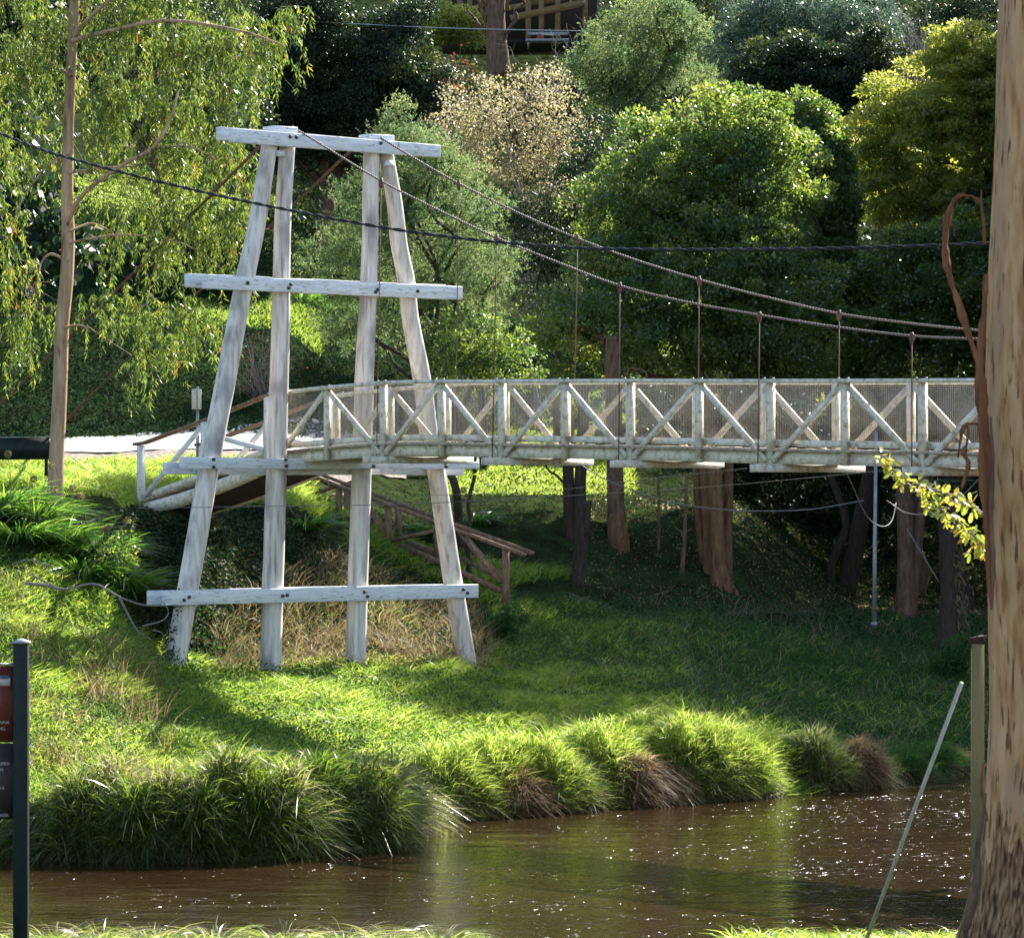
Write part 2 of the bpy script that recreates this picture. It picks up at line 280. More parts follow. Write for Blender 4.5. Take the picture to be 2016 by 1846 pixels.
def ground(X, Y, rough=True):
    X = np.asarray(X, float); Y = np.asarray(Y, float)
    x = CX+F*X/np.maximum(Y, 40); ye = edgeY(x); Z = np.zeros(np.broadcast(X, Y).shape)
    hs = []
    for c in _cx:
        pr = COLS[c]; e = edgeY(c)
        ys = np.array([p[0] for p in pr]); zs = np.array([p[1] for p in pr])
        # shift the first metres with the local edge
        w = np.clip((76-Y)/16, 0, 1)
        Yl = Y-(ye-e)*w
        hs.append(np.interp(Yl, np.concatenate([[e-3, e-.35, e-.05, e+.12], ys]), np.concatenate([[-1.1, -.7, -.12, .12], zs])))
    hs = np.array(hs); xi = np.clip(np.interp(x, _cx, np.arange(len(_cx))), 0, len(_cx)-1.0001); i = xi.astype(int); f = xi-i
    f = f*f*(3-2*f)
    far = np.take_along_axis(hs, i[None], 0)[0]*(1-f)+np.take_along_axis(hs, i[None]+1, 0)[0]*f
    near = np.interp(Y, [n[0] for n in NEAR], [n[1] for n in NEAR])+.035*np.clip(np.abs(X)-9, 0, 40)
    t = np.clip((Y-40)/6, 0, 1); Z = near*(1-t)+far*t
    if rough:
        a = np.clip((Z-.1)/1., 0, 1)
        Z = Z+a*(.16*fbm(X*.5, Y*.5)*np.clip((Y-45)/10, .12, 1)+.05*fbm(X*2.1+5, Y*2.1)*np.clip((Y-45)/10, .3, 1))
        Z = Z+np.clip((Y-96)/10, 0, 1)*.7*fbm(X*.16, Y*.16)
    return Z
def gnd(X, Y): return float(ground(np.array([X]), np.array([Y]))[0])
def onscreen(x, Y): return (x-CX)/F*Y
Ys = np.concatenate([np.linspace(-60, 18, 24), np.arange(19, 36, .35), np.linspace(37, 52, 8), np.arange(52.5, 112, .33), np.arange(113, 165, 1.2), np.linspace(170, 330, 30)])
Ks = np.concatenate([np.linspace(-.9, -.17, 26), np.linspace(-.165, .165, 250), np.linspace(.17, .9, 26)])
KK, YY = np.meshgrid(Ks, Ys); XX = KK*np.maximum(YY, 40)
ZZ = ground(XX, YY); ni, nj = YY.shape
I = np.arange(ni*nj).reshape(ni, nj)
TQ = np.stack([I[:-1, :-1], I[:-1, 1:], I[1:, 1:], I[1:, :-1]], -1).reshape(-1, 4)
tag(quads('ground', np.stack([XX, YY, ZZ], -1).reshape(-1, 3), TQ, groundm, smooth=True), 'grassy river banks rising to a wooded hillside', kind='structure')
# river
m, nt, N, L = new_mat('river_water')
out = N.new('ShaderNodeOutputMaterial'); b = N.new('ShaderNodeBsdfPrincipled'); tc = N.new('ShaderNodeTexCoord')
mp = N.new('ShaderNodeMapping'); mp.inputs['Scale'].default_value = (.55, 1.3, 1)
n1 = N.new('ShaderNodeTexNoise'); n1.inputs['Scale'].default_value = 4.5; n1.inputs['Detail'].default_value = 4; n1.inputs['Roughness'].default_value = .6
n2 = N.new('ShaderNodeTexNoise'); n2.inputs['Scale'].default_value = .35; n2.inputs['Detail'].default_value = 3
n3 = N.new('ShaderNodeTexNoise'); n3.inputs['Scale'].default_value = 16; n3.inputs['Detail'].default_value = 2
ad = N.new('ShaderNodeMath'); ad.operation = 'MULTIPLY_ADD'; ad.inputs[1].default_value = .16
rp = ramp(N, [(.35, (.022, .012, .005)), (.65, (.034, .019, .008))])
bp = N.new('ShaderNodeBump'); bp.inputs['Strength'].default_value = 1; bp.inputs['Distance'].default_value = .015
bp2 = N.new('ShaderNodeBump'); bp2.inputs['Strength'].default_value = 1; bp2.inputs['Distance'].default_value = .045
n4 = N.new('ShaderNodeTexNoise'); n4.inputs['Scale'].default_value = 4.6; n4.inputs['Detail'].default_value = 2; r4 = ramp(N, [(.84, (0, 0, 0)), (.96, (1, 1, 1))]); mr = N.new('ShaderNodeMath'); mr.operation = 'MULTIPLY_ADD'; mr.inputs[1].default_value = 1.2; mr.inputs[2].default_value = .04; mr.use_clamp = True; mn = N.new('ShaderNodeMath'); mn.operation = 'MINIMUM'; mn.inputs[1].default_value = .22; L.new(r4.outputs[0], mr.inputs[0]); L.new(mr.outputs[0], mn.inputs[0]); L.new(mn.outputs[0], b.inputs['Roughness']); L.new(tc.outputs['Object'], n4.inputs[0]); n5 = N.new('ShaderNodeTexNoise'); n5.inputs['Scale'].default_value = .5; n5.inputs['Detail'].default_value = 3; m5 = N.new('ShaderNodeMath'); m5.operation = 'MULTIPLY_ADD'; m5.inputs[1].default_value = .42; L.new(tc.outputs['Object'], n5.inputs[0]); L.new(n5.outputs[0], m5.inputs[0]); s5 = N.new('ShaderNodeSeparateXYZ'); L.new(tc.outputs['Object'], s5.inputs[0]); g5 = N.new('ShaderNodeMapRange'); g5.inputs[1].default_value = -4; g5.inputs[2].default_value = 8; g5.inputs[3].default_value = -.045; g5.inputs[4].default_value = .02; L.new(s5.outputs[0], g5.inputs[0]); h5 = N.new('ShaderNodeMath'); h5.operation = 'ADD'; L.new(n4.outputs[0], h5.inputs[0]); L.new(g5.outputs[0], h5.inputs[1]); L.new(h5.outputs[0], m5.inputs[2]); L.new(m5.outputs[0], r4.inputs[0]); L.new(r4.outputs[0], bp2.inputs['Height']); L.new(bp.outputs[0], bp2.inputs['Normal'])
L.new(tc.outputs['Object'], mp.inputs[0]); L.new(mp.outputs[0], n1.inputs[0]); L.new(mp.outputs[0], n3.inputs[0]); L.new(tc.outputs['Object'], n2.inputs[0])
mp6 = N.new('ShaderNodeMapping'); mp6.inputs['Scale'].default_value = (.5, 1.15, 1); n6 = N.new('ShaderNodeTexNoise'); n6.inputs['Scale'].default_value = 1.5; n6.inputs['Detail'].default_value = 3; a6 = N.new('ShaderNodeMath'); a6.operation = 'MULTIPLY_ADD'; a6.inputs[1].default_value = 2.6; L.new(tc.outputs['Object'], mp6.inputs[0]); L.new(mp6.outputs[0], n6.inputs[0]); L.new(n6.outputs[0], a6.inputs[0]); L.new(ad.outputs[0], a6.inputs[2])
L.new(n3.outputs[0], ad.inputs[0]); L.new(n1.outputs[0], ad.inputs[2]); L.new(a6.outputs[0], bp.inputs['Height']); L.new(bp2.outputs[0], b.inputs['Normal'])
L.new(n2.outputs[0], rp.inputs[0]); L.new(rp.outputs[0], b.inputs['Base Color'])
b.inputs['IOR'].default_value = 1.33
L.new(b.outputs[0], out.inputs[0])
water = m
tag(quads('river', [(-120, 28, 0), (140, 28, 0), (140, 110, 0), (-120, 110, 0)], [(0, 1, 2, 3)], water), 'brown rippled river', kind='structure')
def drape(name, mat, x0, x1, ynear, yfar, lift, label, n=90, m=14, extra=0):
    xs = np.linspace(x0, x1, n); V = []
    for j in range(m+1):
        t = j/m; Yv = np.array([np.interp(x, *zip(*ynear))*(1-t)+np.interp(x, *zip(*yfar))*t for x in xs])
        Yv = Yv+(extra*fbm(xs*.02, xs*0+j)*(j in (0, m)))
        X = (xs-CX)/F*Yv; V.append(np.stack([X, Yv, ground(X, Yv)+lift], 1))
    V = np.array(V).reshape(-1, 3); I = np.arange(len(V)).reshape(m+1, n)
    Q = np.stack([I[:-1, :-1], I[:-1, 1:], I[1:, 1:], I[1:, :-1]], -1).reshape(-1, 4)
    return tag(quads(name, V, Q, mat, smooth=True), label, kind='structure')
drape('road_verge', gravm, -700, 800, [(-700, 81.5), (200, 81.5), (530, 84.5), (1000, 95.5)], [(-700, 86.7), (200, 86.7), (530, 88.2), (1000, 97)], .05, 'gravel verge beside the pale road', extra=.5)
drape('road', roadm, -700, 1000, [(-700, 86.4), (200, 86.4), (530, 87.9), (1000, 96.6)], [(-700, 92.3), (200, 92.3), (530, 94), (1000, 101)], .09, 'road coloured pale for sun glare, behind the bridge ramp')
drape('path', dirtm, 1120, 2900, [(1120, 81.6), (1330, 82.2), (1750, 89.8), (2900, 90)], [(1120, 82.2), (1330, 82.8), (1640, 88.2), (1750, 91.2), (1850, 94.5), (2900, 97)], .05, 'narrow dirt walking path along the shaded bank', extra=.4)
# ------------------------------------------------------------------ bridge tower
def hexbolt(parent, p, d, r=.034, name='bolt'):
    MB().tube([p, np.asarray(p)+np.asarray(d)*.03], [r, r*.9], 6).build(name, boltm, parent)
vb3 = np.array([vb[0], vb[1], 0]); ua3 = np.array([ua[0], ua[1], 0])
tower = thing('bridge_tower', UV(0, 0, 1.9), 'tall white timber bridge tower of four leaning round posts and crossbeams on the river bank', 'bridge tower')
PX = {
 1: [(533, 268, .155), (520, 350, .165), (504, 450, .175), (480, 560, .185), (448, 730, .195), (416, 894, .20), (384, 1080, .205), (349, 1280, .21), (337, 1350, .215)],
 2: [(567, 268, .15), (557, 425, .165), (554, 554, .17), (552, 667, .185), (548, 800, .19), (545, 900, .20), (541, 1040, .205), (536, 1200, .21), (532, 1360, .215)],
 3: [(731, 280, .16), (729, 400, .165), (728, 478, .165), (724, 592, .175), (717, 743, .195), (714, 857, .195), (711, 955, .20), (705, 1128, .205), (700, 1293, .21), (699, 1350, .21)],
 4: [(757, 285, .145), (777, 402, .16), (785, 478, .17), (800, 554, .175), (808, 629, .175), (830, 743, .185), (845, 857, .19), (863, 955, .185), (889, 1128, .195), (917, 1293, .195), (924, 1340, .195)],
}
for k, pp in PX.items():
    pts = spline([np.append(on_v(x, y, 0), r) for x, y, r in pp], 5)
    MB().tube(pts[:, :3], pts[:, 3], 28, .022, seed=k*5).build('post', postw, tower, True)
def beam(x0, y0a, y0b, x1, y1a, y1b, v, th=.13, bow=.0):
    n = 9; V = []
    for i in range(n):
        t = i/(n-1); x = x0+(x1-x0)*t
        a = on_v(x, y0a+(y1a-y0a)*t+R.normal(0, .35), v); c = on_v(x, y0b+(y1b-y0b)*t+R.normal(0, .35), v)
        for p in (a, c): V += [p, p-vb3*th]
    Q = []
    for i in range(n-1):
        o = i*4
        Q += [(o, o+2, o+6, o+4), (o+1, o+5, o+7, o+3), (o, o+4, o+5, o+1), (o+2, o+3, o+7, o+6)]
    Q += [(0, 1, 3, 2), (4*n-4, 4*n-2, 4*n-1, 4*n-3)]
    o = quads('crossbeam', V, Q, beamw, tower)
    md = o.modifiers.new('edge', 'BEVEL'); md.width = .012; md.segments = 2; md.limit_method = 'ANGLE'
    return o
vf, vk = .30, -.17
FB = [beam(457, 252, 280, 868, 286, 310, vf)]; beam(432, 249, 275, 838, 283, 307, vk)
FB.append(beam(404, 541, 568, 911, 564, 590, vf)); beam(370, 538, 565, 878, 561, 587, vk)
FB.append(beam(361, 899, 923, 944, 909, 922.5, vf)); beam(328, 909, 934, 913, 921, 935, vk)
FB.append(beam(326, 1163, 1192, 942, 1149, 1176, vf)); beam(296, 1162, 1191, 905, 1149, 1176, vk)
for x, y in ((571, 269), (583, 270), (749, 282), (487, 557), (572, 560), (568, 567), (743, 570), (739, 575), (822, 573), (420, 904), (420, 919), (562, 905), (563, 917),
             (733, 907), (735, 918), (877, 911), (878, 918), (362, 1181), (372, 1175), (556, 1173), (565, 1171), (717, 1165), (723, 1174), (912, 1160), (920, 1167)):
    hexbolt(FB[0 if y < 400 else 1 if y < 700 else 2 if y < 1000 else 3], on_v(x, y, vf+.001), vb3, .038)
for x0, x1, y in ((527, 576, 255), (716, 766, 271)):
    a = on_v(x0, y, .02); c = on_v(x1, y+3, .02)
    o = MB().bar(a, c, .13, .36, [0, 0, 1]).build('saddle_block', beamw, tower); md = o.modifiers.new('e', 'BEVEL'); md.width = .02; md.segments = 2
for x, y in ((550, 302), (765, 322)):
    p = on_v(x, y, .12); MB().bar(p-ua3*.09, p+ua3*.09, .11, .12, [0, 0, 1]).build('spacer', beamw, tower)
# ivy creeping up the left leg, as its own plant
def ivy_on_leg():
    r = thing('creeping_ivy', on_v(340, 1320, 0), 'thin ivy stems climbing the foot of the leftmost tower post', 'ivy')
    n = 420; t = R.random(n)**1.6; x = 338+t*24+R.normal(0, 1, n); y = 1318-t*160
    pos = np.array([on_v(a-14, b, 0) for a, b in zip(x, y)])+np.stack([R.uniform(-.1, .16, n), R.uniform(-.22, -.16, n), R.normal(0, .05, n)], 1)
    leaves('foliage', L_ivy, r, pos, R.normal(0, 1, (n, 3)), R.uniform(.03, .06, n), .05)
ivy_on_leg()
# ------------------------------------------------------------------ footbridge
zr_v = [-5.2, -2.98, -.76, 0, 1.1, 3, 4.7, 6.4, 9.84, 13.3, 16.85, 27]; zr_z = [6.47, 6.92, 7.40, 7.457, 7.51, 7.57, 7.56, 7.525, 7.46, 7.38, 7.31, 7.12]
_sv = spline(np.stack([zr_v, zr_z], 1), 10)
def zr(v): return float(np.interp(v, _sv[:, 0], _sv[:, 1]))
UN, UF = -.80, .76
VP = [-.62]+[1.12+1.745*i for i in range(0, 15)]
fb = thing('footbridge', UV(0, 8, 6), 'weathered white timber footbridge with truss railings and wire mesh, hung over the river', 'footbridge')
def strip(mb, u, v0, v1, dz0, dz1, th, n=10):    # board following the camber between heights zr-dz0 .. zr-dz1
    vs = np.linspace(v0, v1, n); V = []
    for v in vs:
        for dz in (dz0, dz1):
            for s in (th/2, -th/2): V.append(UV(u-s, v, zr(v)-dz))
    Q = []
    for i in range(n-1):
        o = i*4; Q += [(o, o+4, o+6, o+2), (o+1, o+3, o+7, o+5), (o, o+1, o+5, o+4), (o+2, o+6, o+7, o+3)]
    Q += [(0, 2, 3, 1), (4*n-4, 4*n-3, 4*n-1, 4*n-2)]
    mb.add(V, Q)
def sideboards(parent, u, vs, sgn):   # sgn: outward direction in u (-1 near side)
    for i, v in enumerate(vs):
        long = (i % 2 == 0)
        lo = 1.53 if long else 1.43
        o = MB().bar(UV(u, v, zr(v)-lo), UV(u, v, zr(v)-.035), .115, .10, ua3, .003).build('railing_post', railw, parent)
    for i in range(len(vs)-1):
        v0, v1 = vs[i], vs[i+1]; sg = sgn*.02
        g = .0015*(i % 2)
        if i % 2 == 0: a, c = UV(u+sg, v0+.09, zr(v0)-1.36), UV(u+sg, v1-.06, zr(v1)-.10)
        else: a, c = UV(u+sg, v0+.06, zr(v0)-.10), UV(u+sg, v1-.09, zr(v1)-1.36)
        MB().bar(a, c, .055, .10, ua3, .002).build('brace', railw, parent)
        mb = MB(); strip(mb, u-sgn*.0+sgn*.055, v0-.0, v1-.004, -.0+g, .07+g, .15, 5); mb.build('handrail', railw, parent)
        mb = MB(); strip(mb, u-sgn*.075, v0, v1-.004, 1.02+g, 1.13+g, .045, 5); mb.build('kickboard', railw, parent)
        mb = MB(); strip(mb, u-sgn*.09, v0, v1-.004, 1.215+g, 1.42+g, .075, 5); mb.build('stringer', railw, parent)
        for q in (v0-.1, v0+.12): 
            p = UV(u+sgn*.055, q, zr(q)+.0); MB().tube([p, p+np.array([0, 0, .022])], [.028, .022], 6).build('bolt_head', galv, parent)
    # wire mesh panels
    for i in range(len(vs)-1):
        v0, v1 = vs[i]+.05, vs[i+1]-.05; mb = MB(); n = int((v1-v0)/.04)
        for v in np.linspace(v0, v1, n): mb.bar(UV(u-sgn*.068, v, zr(v)-1.02), UV(u-sgn*.068, v, zr(v)-.07), .0038, .0038)
        for h in np.arange(.10, 1.02, .034): mb.bar(UV(u-sgn*.071, v0, zr(v0)-h), UV(u-sgn*.071, v1, zr(v1)-h), .0046, .0046)
        mb.build('mesh_panel', mesh_w, parent)
VN = VP
# crossbeams stand under posts with even index parity so that braces meet there: index 2,4,6...
def shift(vs): return vs[1:]
sideboards(fb, UN, [VP[0]]+VP[1:], -1)
sideboards(fb, UF, [VP[0]]+VP[1:], +1)
for i, v in enumerate(VP):
    if i % 2 == 0 and i > 0:
        z = zr(v)-1.42-.07
        o = MB().bar(UV(UN-.52, v+.12, z), UV(UF+.50, v+.12, z-.0), .135, .17, [0, 0, 1], .004).build('crossbeam', railw, fb)
vs = np.arange(-.6, VP[-1], .155)
for j in range(3):    # deck planks in long runs
    mb = MB()
    for v in vs[j*len(vs)//3:(j+1)*len(vs)//3]:
        e = R.normal(0, .012, 2); mb.bar(UV(UN+.01+e[0]-.08, v, zr(v)-1.19), UV(UF-.01+e[1]+.08, v, zr(v)-1.19), .045, .138, [0, 0, 1], .003)
    mb.build('deck_boards', plankw, fb)
for uu in (-.3, .26):
    mb = MB(); strip(mb, uu, VP[0], VP[-1], 1.225, 1.40, .09, 60); mb.build('joist', plankw, fb)
# ------------------------------------------------------------------ approach ramp
rp_ = thing('approach_ramp', UV(0, -4.8, 5.1), 'white timber approach ramp with a dark brown handrail climbing to the bridge', 'ramp')
for u, sgn in ((UN, -1), (UF, 1)):
    rv = [-5.2, -2.95, -.80]
    for v in rv: MB().bar(UV(u, v, zr(v)-1.42), UV(u, v, zr(v)-.05), .13, .12, ua3, .004).build('railing_post', white, rp_)
    MB().bar(UV(u, -5.1, zr(-5.2)-1.12), UV(u, -3.0, zr(-2.95)-.12), .05, .10, ua3).build('brace', white, rp_)
    MB().bar(UV(u, -2.85, zr(-2.95)-.30), UV(u, -.85, zr(-.8)-1.10), .05, .10, ua3).build('brace', white, rp_)
    mb = MB(); strip(mb, u, -5.42, -.72, -.005, .055, .13, 14); mb.build('handrail', brownw, rp_)
    mb = MB(); strip(mb, u-sgn*.05, -5.1, -.7, 1.05, 1.16, .05, 14); mb.build('kickboard', railw, rp_)
    mb = MB(); 
    pts = [UV(u-sgn*.06, v, zr(v)-1.40-.05*math.sin((v+5.2)/4.6*3.1)) for v in np.linspace(-5.1, -.3, 14)]
    mb.tube(pts, np.linspace(.15, .13, 14), 12, .03).build('log_bearer', railw, rp_, True)
mb = MB()
for v in np.arange(-5.25, -.62, .15): mb.bar(UV(UN-.02, v, zr(v)-1.20), UV(UF+.02, v, zr(v)-1.20), .05, .145, [0, 0, 1], .003)
mb.build('deck_boards', plankw, rp_)
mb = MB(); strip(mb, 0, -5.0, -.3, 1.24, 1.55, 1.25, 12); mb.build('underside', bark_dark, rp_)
# ------------------------------------------------------------------ cables
def rope(mb, pts, r, strands=3, pitch=.35, n=6):
    pts = np.asarray(pts); seg = np.linalg.norm(np.diff(pts, axis=0), axis=1); s = np.concatenate([[0], np.cumsum(seg)])
    m = int(s[-1]/(pitch/7))+2; t = np.linspace(0, s[-1], m); c = np.stack([np.interp(t, s, pts[:, k]) for k in range(3)], 1)
    d = unit(np.gradient(c, axis=0)); s1 = unit(np.cross(d, [0, 0, 1.])); s2 = np.cross(d, s1)
    for k in range(strands):
        a = t/pitch*2*math.pi+k*2*math.pi/strands
        mb.tube(c+(s1*np.cos(a)[:, None]+s2*np.sin(a)[:, None])*r*.55, r*.55, n, cap=False)
near_px = [(575, 249), (640, 289), (750, 356), (860, 412), (978, 468), (1100, 517), (1220, 562), (1350, 594), (1495, 620), (1650, 644), (1795, 661), (1930, 667), (2080, 668), (2260, 660)]
far_px = [(738, 264), (820, 314), (903, 361), (1020, 419), (1137, 469), (1250, 511), (1376, 550), (1510, 585), (1652, 617), (1790, 636), (1930, 650), (2080, 657), (2240, 655)]
def ucab(side, x): return np.interp(x, [575, 1500], [-.75, -1.0]) if side == 0 else np.interp(x, [738, 1600], [1.245, 1.0])
for side, px, sx, tag_ in ((0, near_px, [(750, 356, 741, 908), (978, 468, 969, 908), (1220, 562, 1218, 912), (1495, 620, 1492, 922), (1795, 661, 1795, 925)], 'near'),
                     (1, far_px, [(903, 361, 896, 905), (1137, 469, 1128, 905), (1376, 550, 1374, 910), (1652, 617, 1651, 915)], 'far')):
    pts = spline([on_u(x, y, ucab(side, x)) for x, y in px], 6)
    c = thing('suspension_cable', pts[0], ['rusty suspension cable on the near side of the bridge, lower line right of tower', 'rusty suspension cable on the far side of the bridge, upper line right of tower'][side], 'cable', 'main suspension cables')
    mb = MB(); rope(mb, pts, .020, 3, .22); mb.build('main_rope', steelcable, c, True)
    for x, y, x2, y2 in sx:
        a = on_u(x, y, ucab(side, x)); b_ = on_u(x2, y2, ucab(side, x)-.0)
        w = thing  # (parts below)
        s = MB().tube([a-[0, 0, .05], a*.5+b_*.5+[.004, 0, 0], b_], .0105, 6).build('suspender_rod', rust, c, True)
        MB().tube([a+[0, 0, .06], a-[0, 0, .02], a-[0, 0, .14]], [.028, .05, .022], 8).build('clamp', rust, s, True)
# back stays from the tower top to the far ground
for lab, px, u in (('rusty back stay rod from the near post pair, reaching the left picture edge', [(545, 254), (190, 610), (0, 797), (-110, 905)], -.75),
                   ('rusty back stay rod from the far post pair, passing behind the gum trunk', [(722, 272), (684, 303), (590, 392), (350, 612), (135, 822), (60, 895)], 1.2)):
    pts = [on_u(x, y, u) for x, y in px]; c = thing('stay_rod', pts[-1], lab, 'stay rod', 'back stays of the tower')
    MB().tube(spline(pts, 4), .03, 8).build('rod', rust, c, True)
    p = pts[-1]; MB().bar(p-[.2, 0, .7], p+[.2, 0, .1-.0], .4, .4, [0, 1, 0]).build('anchor_block', slabm, c)
# overhead power cable
pc = [P(-260, 140, 54), P(0, 262, 52), P(150, 315, 50.5), P(400, 378, 49), P(660, 431, 47), P(830, 459, 46), P(1000, 478, 45), P(1200, 490, 43.5), P(1500, 491, 41.5), P(1750, 486, 40), P(2016, 474, 38.5), P(2400, 440, 36)]
mb = MB(); rope(mb, spline(pc, 6), .023, 2, .5); tag(mb.build('power_cable', blackc, None, True), 'black twisted overhead cable sagging across the front of the tower', 'cable')
def wire(pts, r, mat, label, cat='wire', name='wire', group=None):
    return tag(MB().tube(spline(pts, 8), r, 5).build(name, mat, None, True), label, cat, group)
wire([P(540, 38, 117), P(700, 47, 117), P(900, 56, 117), P(1150, 61, 117), P(1260, 60, 117)], .018, galv, 'thin pale wire high across the picture in front of the hilltop house')
wire([P(1128, 905, 70), P(1195, 945, 73), P(1290, 980, 75), P(1350, 994, 76), P(1420, 1003, 77), P(1500, 1006, 78), P(1600, 1002, 79), P(1700, 985, 80)], .013, wirem, 'pale wire sagging below the deck past the four stemmed tree')
wire([P(270, 1000, 68), P(545, 996, 68), P(800, 992, 68), P(1130, 975, 67), P(1400, 958, 66), P(1740, 926, 64), P(2000, 900, 63)], .007, wirem, 'long faint wire crossing all tower posts below deck level')
wire([P(830, 975, 69), P(1060, 968, 69), P(1280, 942, 68), P(1470, 922, 67)], .006, wirem, 'shorter faint wire rising to a crossbeam end under the deck')
wire([P(1662, 920, 64), P(1680, 960, 64.5), P(1700, 1005, 65), P(1718, 1028, 65.5), P(1740, 1036, 66), P(1756, 1024, 66.5), P(1764, 990, 67)], .008, wirem, 'loose loop of wire hanging under the deck left of grey pole')
wire([P(1745, 985, 66), P(1780, 1008, 66), P(1815, 1013, 66), P(1850, 1008, 66), P(1885, 985, 66), P(1935, 935, 66), P(1990, 880, 66)], .010, wirem, 'wire sagging behind the yellow oak leaves and rising to the right')
wire([P(1785, 1040, 84), P(1850, 1148, 84)], .02, wirem, 'short slanting pale stake wire between two dark trunks at right')
# ------------------------------------------------------------------ stair railings
def railing(lab, dY, dx, dyy, full):
    q = lambda x, y, Y: P(x+dx, y+dyy, Y+dY)
    r = thing('stair_railing', q(995, 1190, 78.6), lab, 'stair railing', 'railings of the wooden bank stairs')
    Yx = lambda x: np.interp(x, [560, 1040], [84.5, 78.4])
    def b(name, x0, y0, x1, y1, w, h, jit=.006): MB().bar(q(x0, y0, Yx(x0)), q(x1, y1, Yx(x1)), w, h, [0, 1, 0], jit).build(name, brownw, r)
    b('handrail', 618, 938, 1032, 1092, .13, .085)
    for x, y0, y1 in full['posts']: MB().tube([q(x, y0, Yx(x)), q(x, (y0+y1)/2, Yx(x)), q(x, y1, Yx(x))], .078, 10, .05).build('post', brownw, r, True)
    for a in full['braces']: b('brace', *a, .07, .085)
    for a in full['low']: b('lower_rail', *a, .06, .12)
railing('near railing of the brown timber stairs, ending in a post beside the rightmost tower leg', 0, 0, 0,
        dict(posts=[(995, 1080, 1196), (764, 994, 1068), (667, 957, 1024)], braces=[(903, 1046, 986, 1146), (772, 1064, 868, 1041), (728, 1008, 758, 1050), (600, 979, 660, 958)], low=[(781, 1068, 986, 1162), (690, 1020, 760, 1062)]))
railing('far railing of the brown timber stairs, seen just above the near one', 1.25, 16, -3,
        dict(posts=[(845, 1030, 1115), (768, 996, 1062), (667, 957, 1030), (570, 938, 975)], braces=[(890, 1046, 972, 1143), (712, 1000, 745, 1050)], low=[(890, 1100, 975, 1143), (781, 1068, 850, 1095)]))
st = thing('timber_stairs', P(850, 1140, 81), 'brown timber stair treads set in the grass between two railings', 'stairs')
for i in range(14):
    t = i/13; x = 600+t*395; Y = 85.0-t*5.8; y = HY-F*(gnd((x-CX)/F*Y, Y)+.03-H)/Y
    p = P(x, y, Y); MB().bar(p+[-.1, -.1, 0], p+[.5, 1.0, 0], .06, .22, [0, 0, 1]).build('tread', brownw, st)
# ------------------------------------------------------------------ street furniture
bx = thing('meter_box', P(387, 905, 78.5), 'cream metal box on a thin grey post beside the ramp', 'box')
MB().tube([P(389, 925, 78.5), P(389, 800, 78.5)], .035, 10).build('post', galv, bx, True)
o = hs0 = MB().bar(P(387, 806, 78.5), P(387, 766, 78.5), .20, .15, [1, 0, 0]).build('housing', boxw, bx); o.modifiers.new('b', 'BEVEL').width = .015
MB().bar(P(388.5, 803, 78.5)-[0, .08, 0], P(388.5, 769, 78.5)-[0, .08, 0], .012, .02, [1, 0, 0]).build('door_seam', dgreen, hs0)
MB().tube([P(389, 767, 78.5), P(389, 761, 78.5)], [.05, .03], 8).build('cap', galv, hs0, True)
sb = thing('road_sign', P(91, 955, 77.5), 'dark green sign board on a post behind the left gum trunk', 'sign')
o = MB().bar(P(-40, 884, 77.5), P(98, 883, 77.5), .46, .03, [0, 0, 1]).build('board', dgreen, sb)
MB().bar(P(-42, 861, 77.5), P(100, 860, 77.5), .02, .05, [0, 0, 1]).build('top_rim', galv, sb)
for x in (91, -30): MB().tube([P(x, 965, 77.6), P(x, 862, 77.6)], .04, 8).build('post', dgreen, sb, True)
# information sign in the foreground
Yf = 24.0; isg = thing('information_sign', P(42, 1860, Yf), 'dark square post carrying a red brown information panel at the left edge', 'sign')
def fx(x, y, dy=0): return P(x, y, Yf)+np.array([0, dy, 0])
for x in (42, -345):
    o = MB().bar(fx(x, 1900), fx(x, 1266), .096, .096, [1, 0, 0]).build('post', dgreen, isg); md = o.modifiers.new('b', 'BEVEL'); md.width = .008; md.segments = 2
    c = fx(x, 1266); w = .057; V = [c+[-w, -w, 0], c+[w, -w, 0], c+[w, w, 0], c+[-w, w, 0], c+[-w, -w, .012], c+[w, -w, .012], c+[w, w, .012], c+[-w, w, .012], c+[0, 0, .035], c+[0, 0, .035]]
    quads('post_cap', V, [(0, 3, 2, 1), (0, 1, 5, 4), (1, 2, 6, 5), (2, 3, 7, 6), (3, 0, 4, 7), (4, 5, 8, 9), (6, 7, 9, 8), (5, 6, 8, 8+0), (7, 4, 9, 9)][:7]+[(5, 6, 8, 9), (7, 4, 8, 9)], galv, o)
up_ = MB().bar(fx(28, 1385), fx(-330, 1385), .50, .03, [0, 0, 1]).build('upper_panel', redpanel, isg)
lp_ = MB().bar(fx(28, 1537), fx(-330, 1537), .50-.002, .0296, [0, 0, 1]).build('lower_panel', greypanel, isg)
MB().bar(fx(28, 1307), fx(-330, 1307), .012, .04, [0, 0, 1]).build('panel_edge', galv, isg)
MB().bar(fx(21, 1341, -.018), fx(-100, 1341, -.018), .055, .004, [0, 0, 1]).build('picture', photoA, up_)
MB().bar(fx(19, 1332, -.0215), fx(-98, 1332, -.0215), .02, .003, [0, 0, 1]).build('picture_sky', photoB, up_)
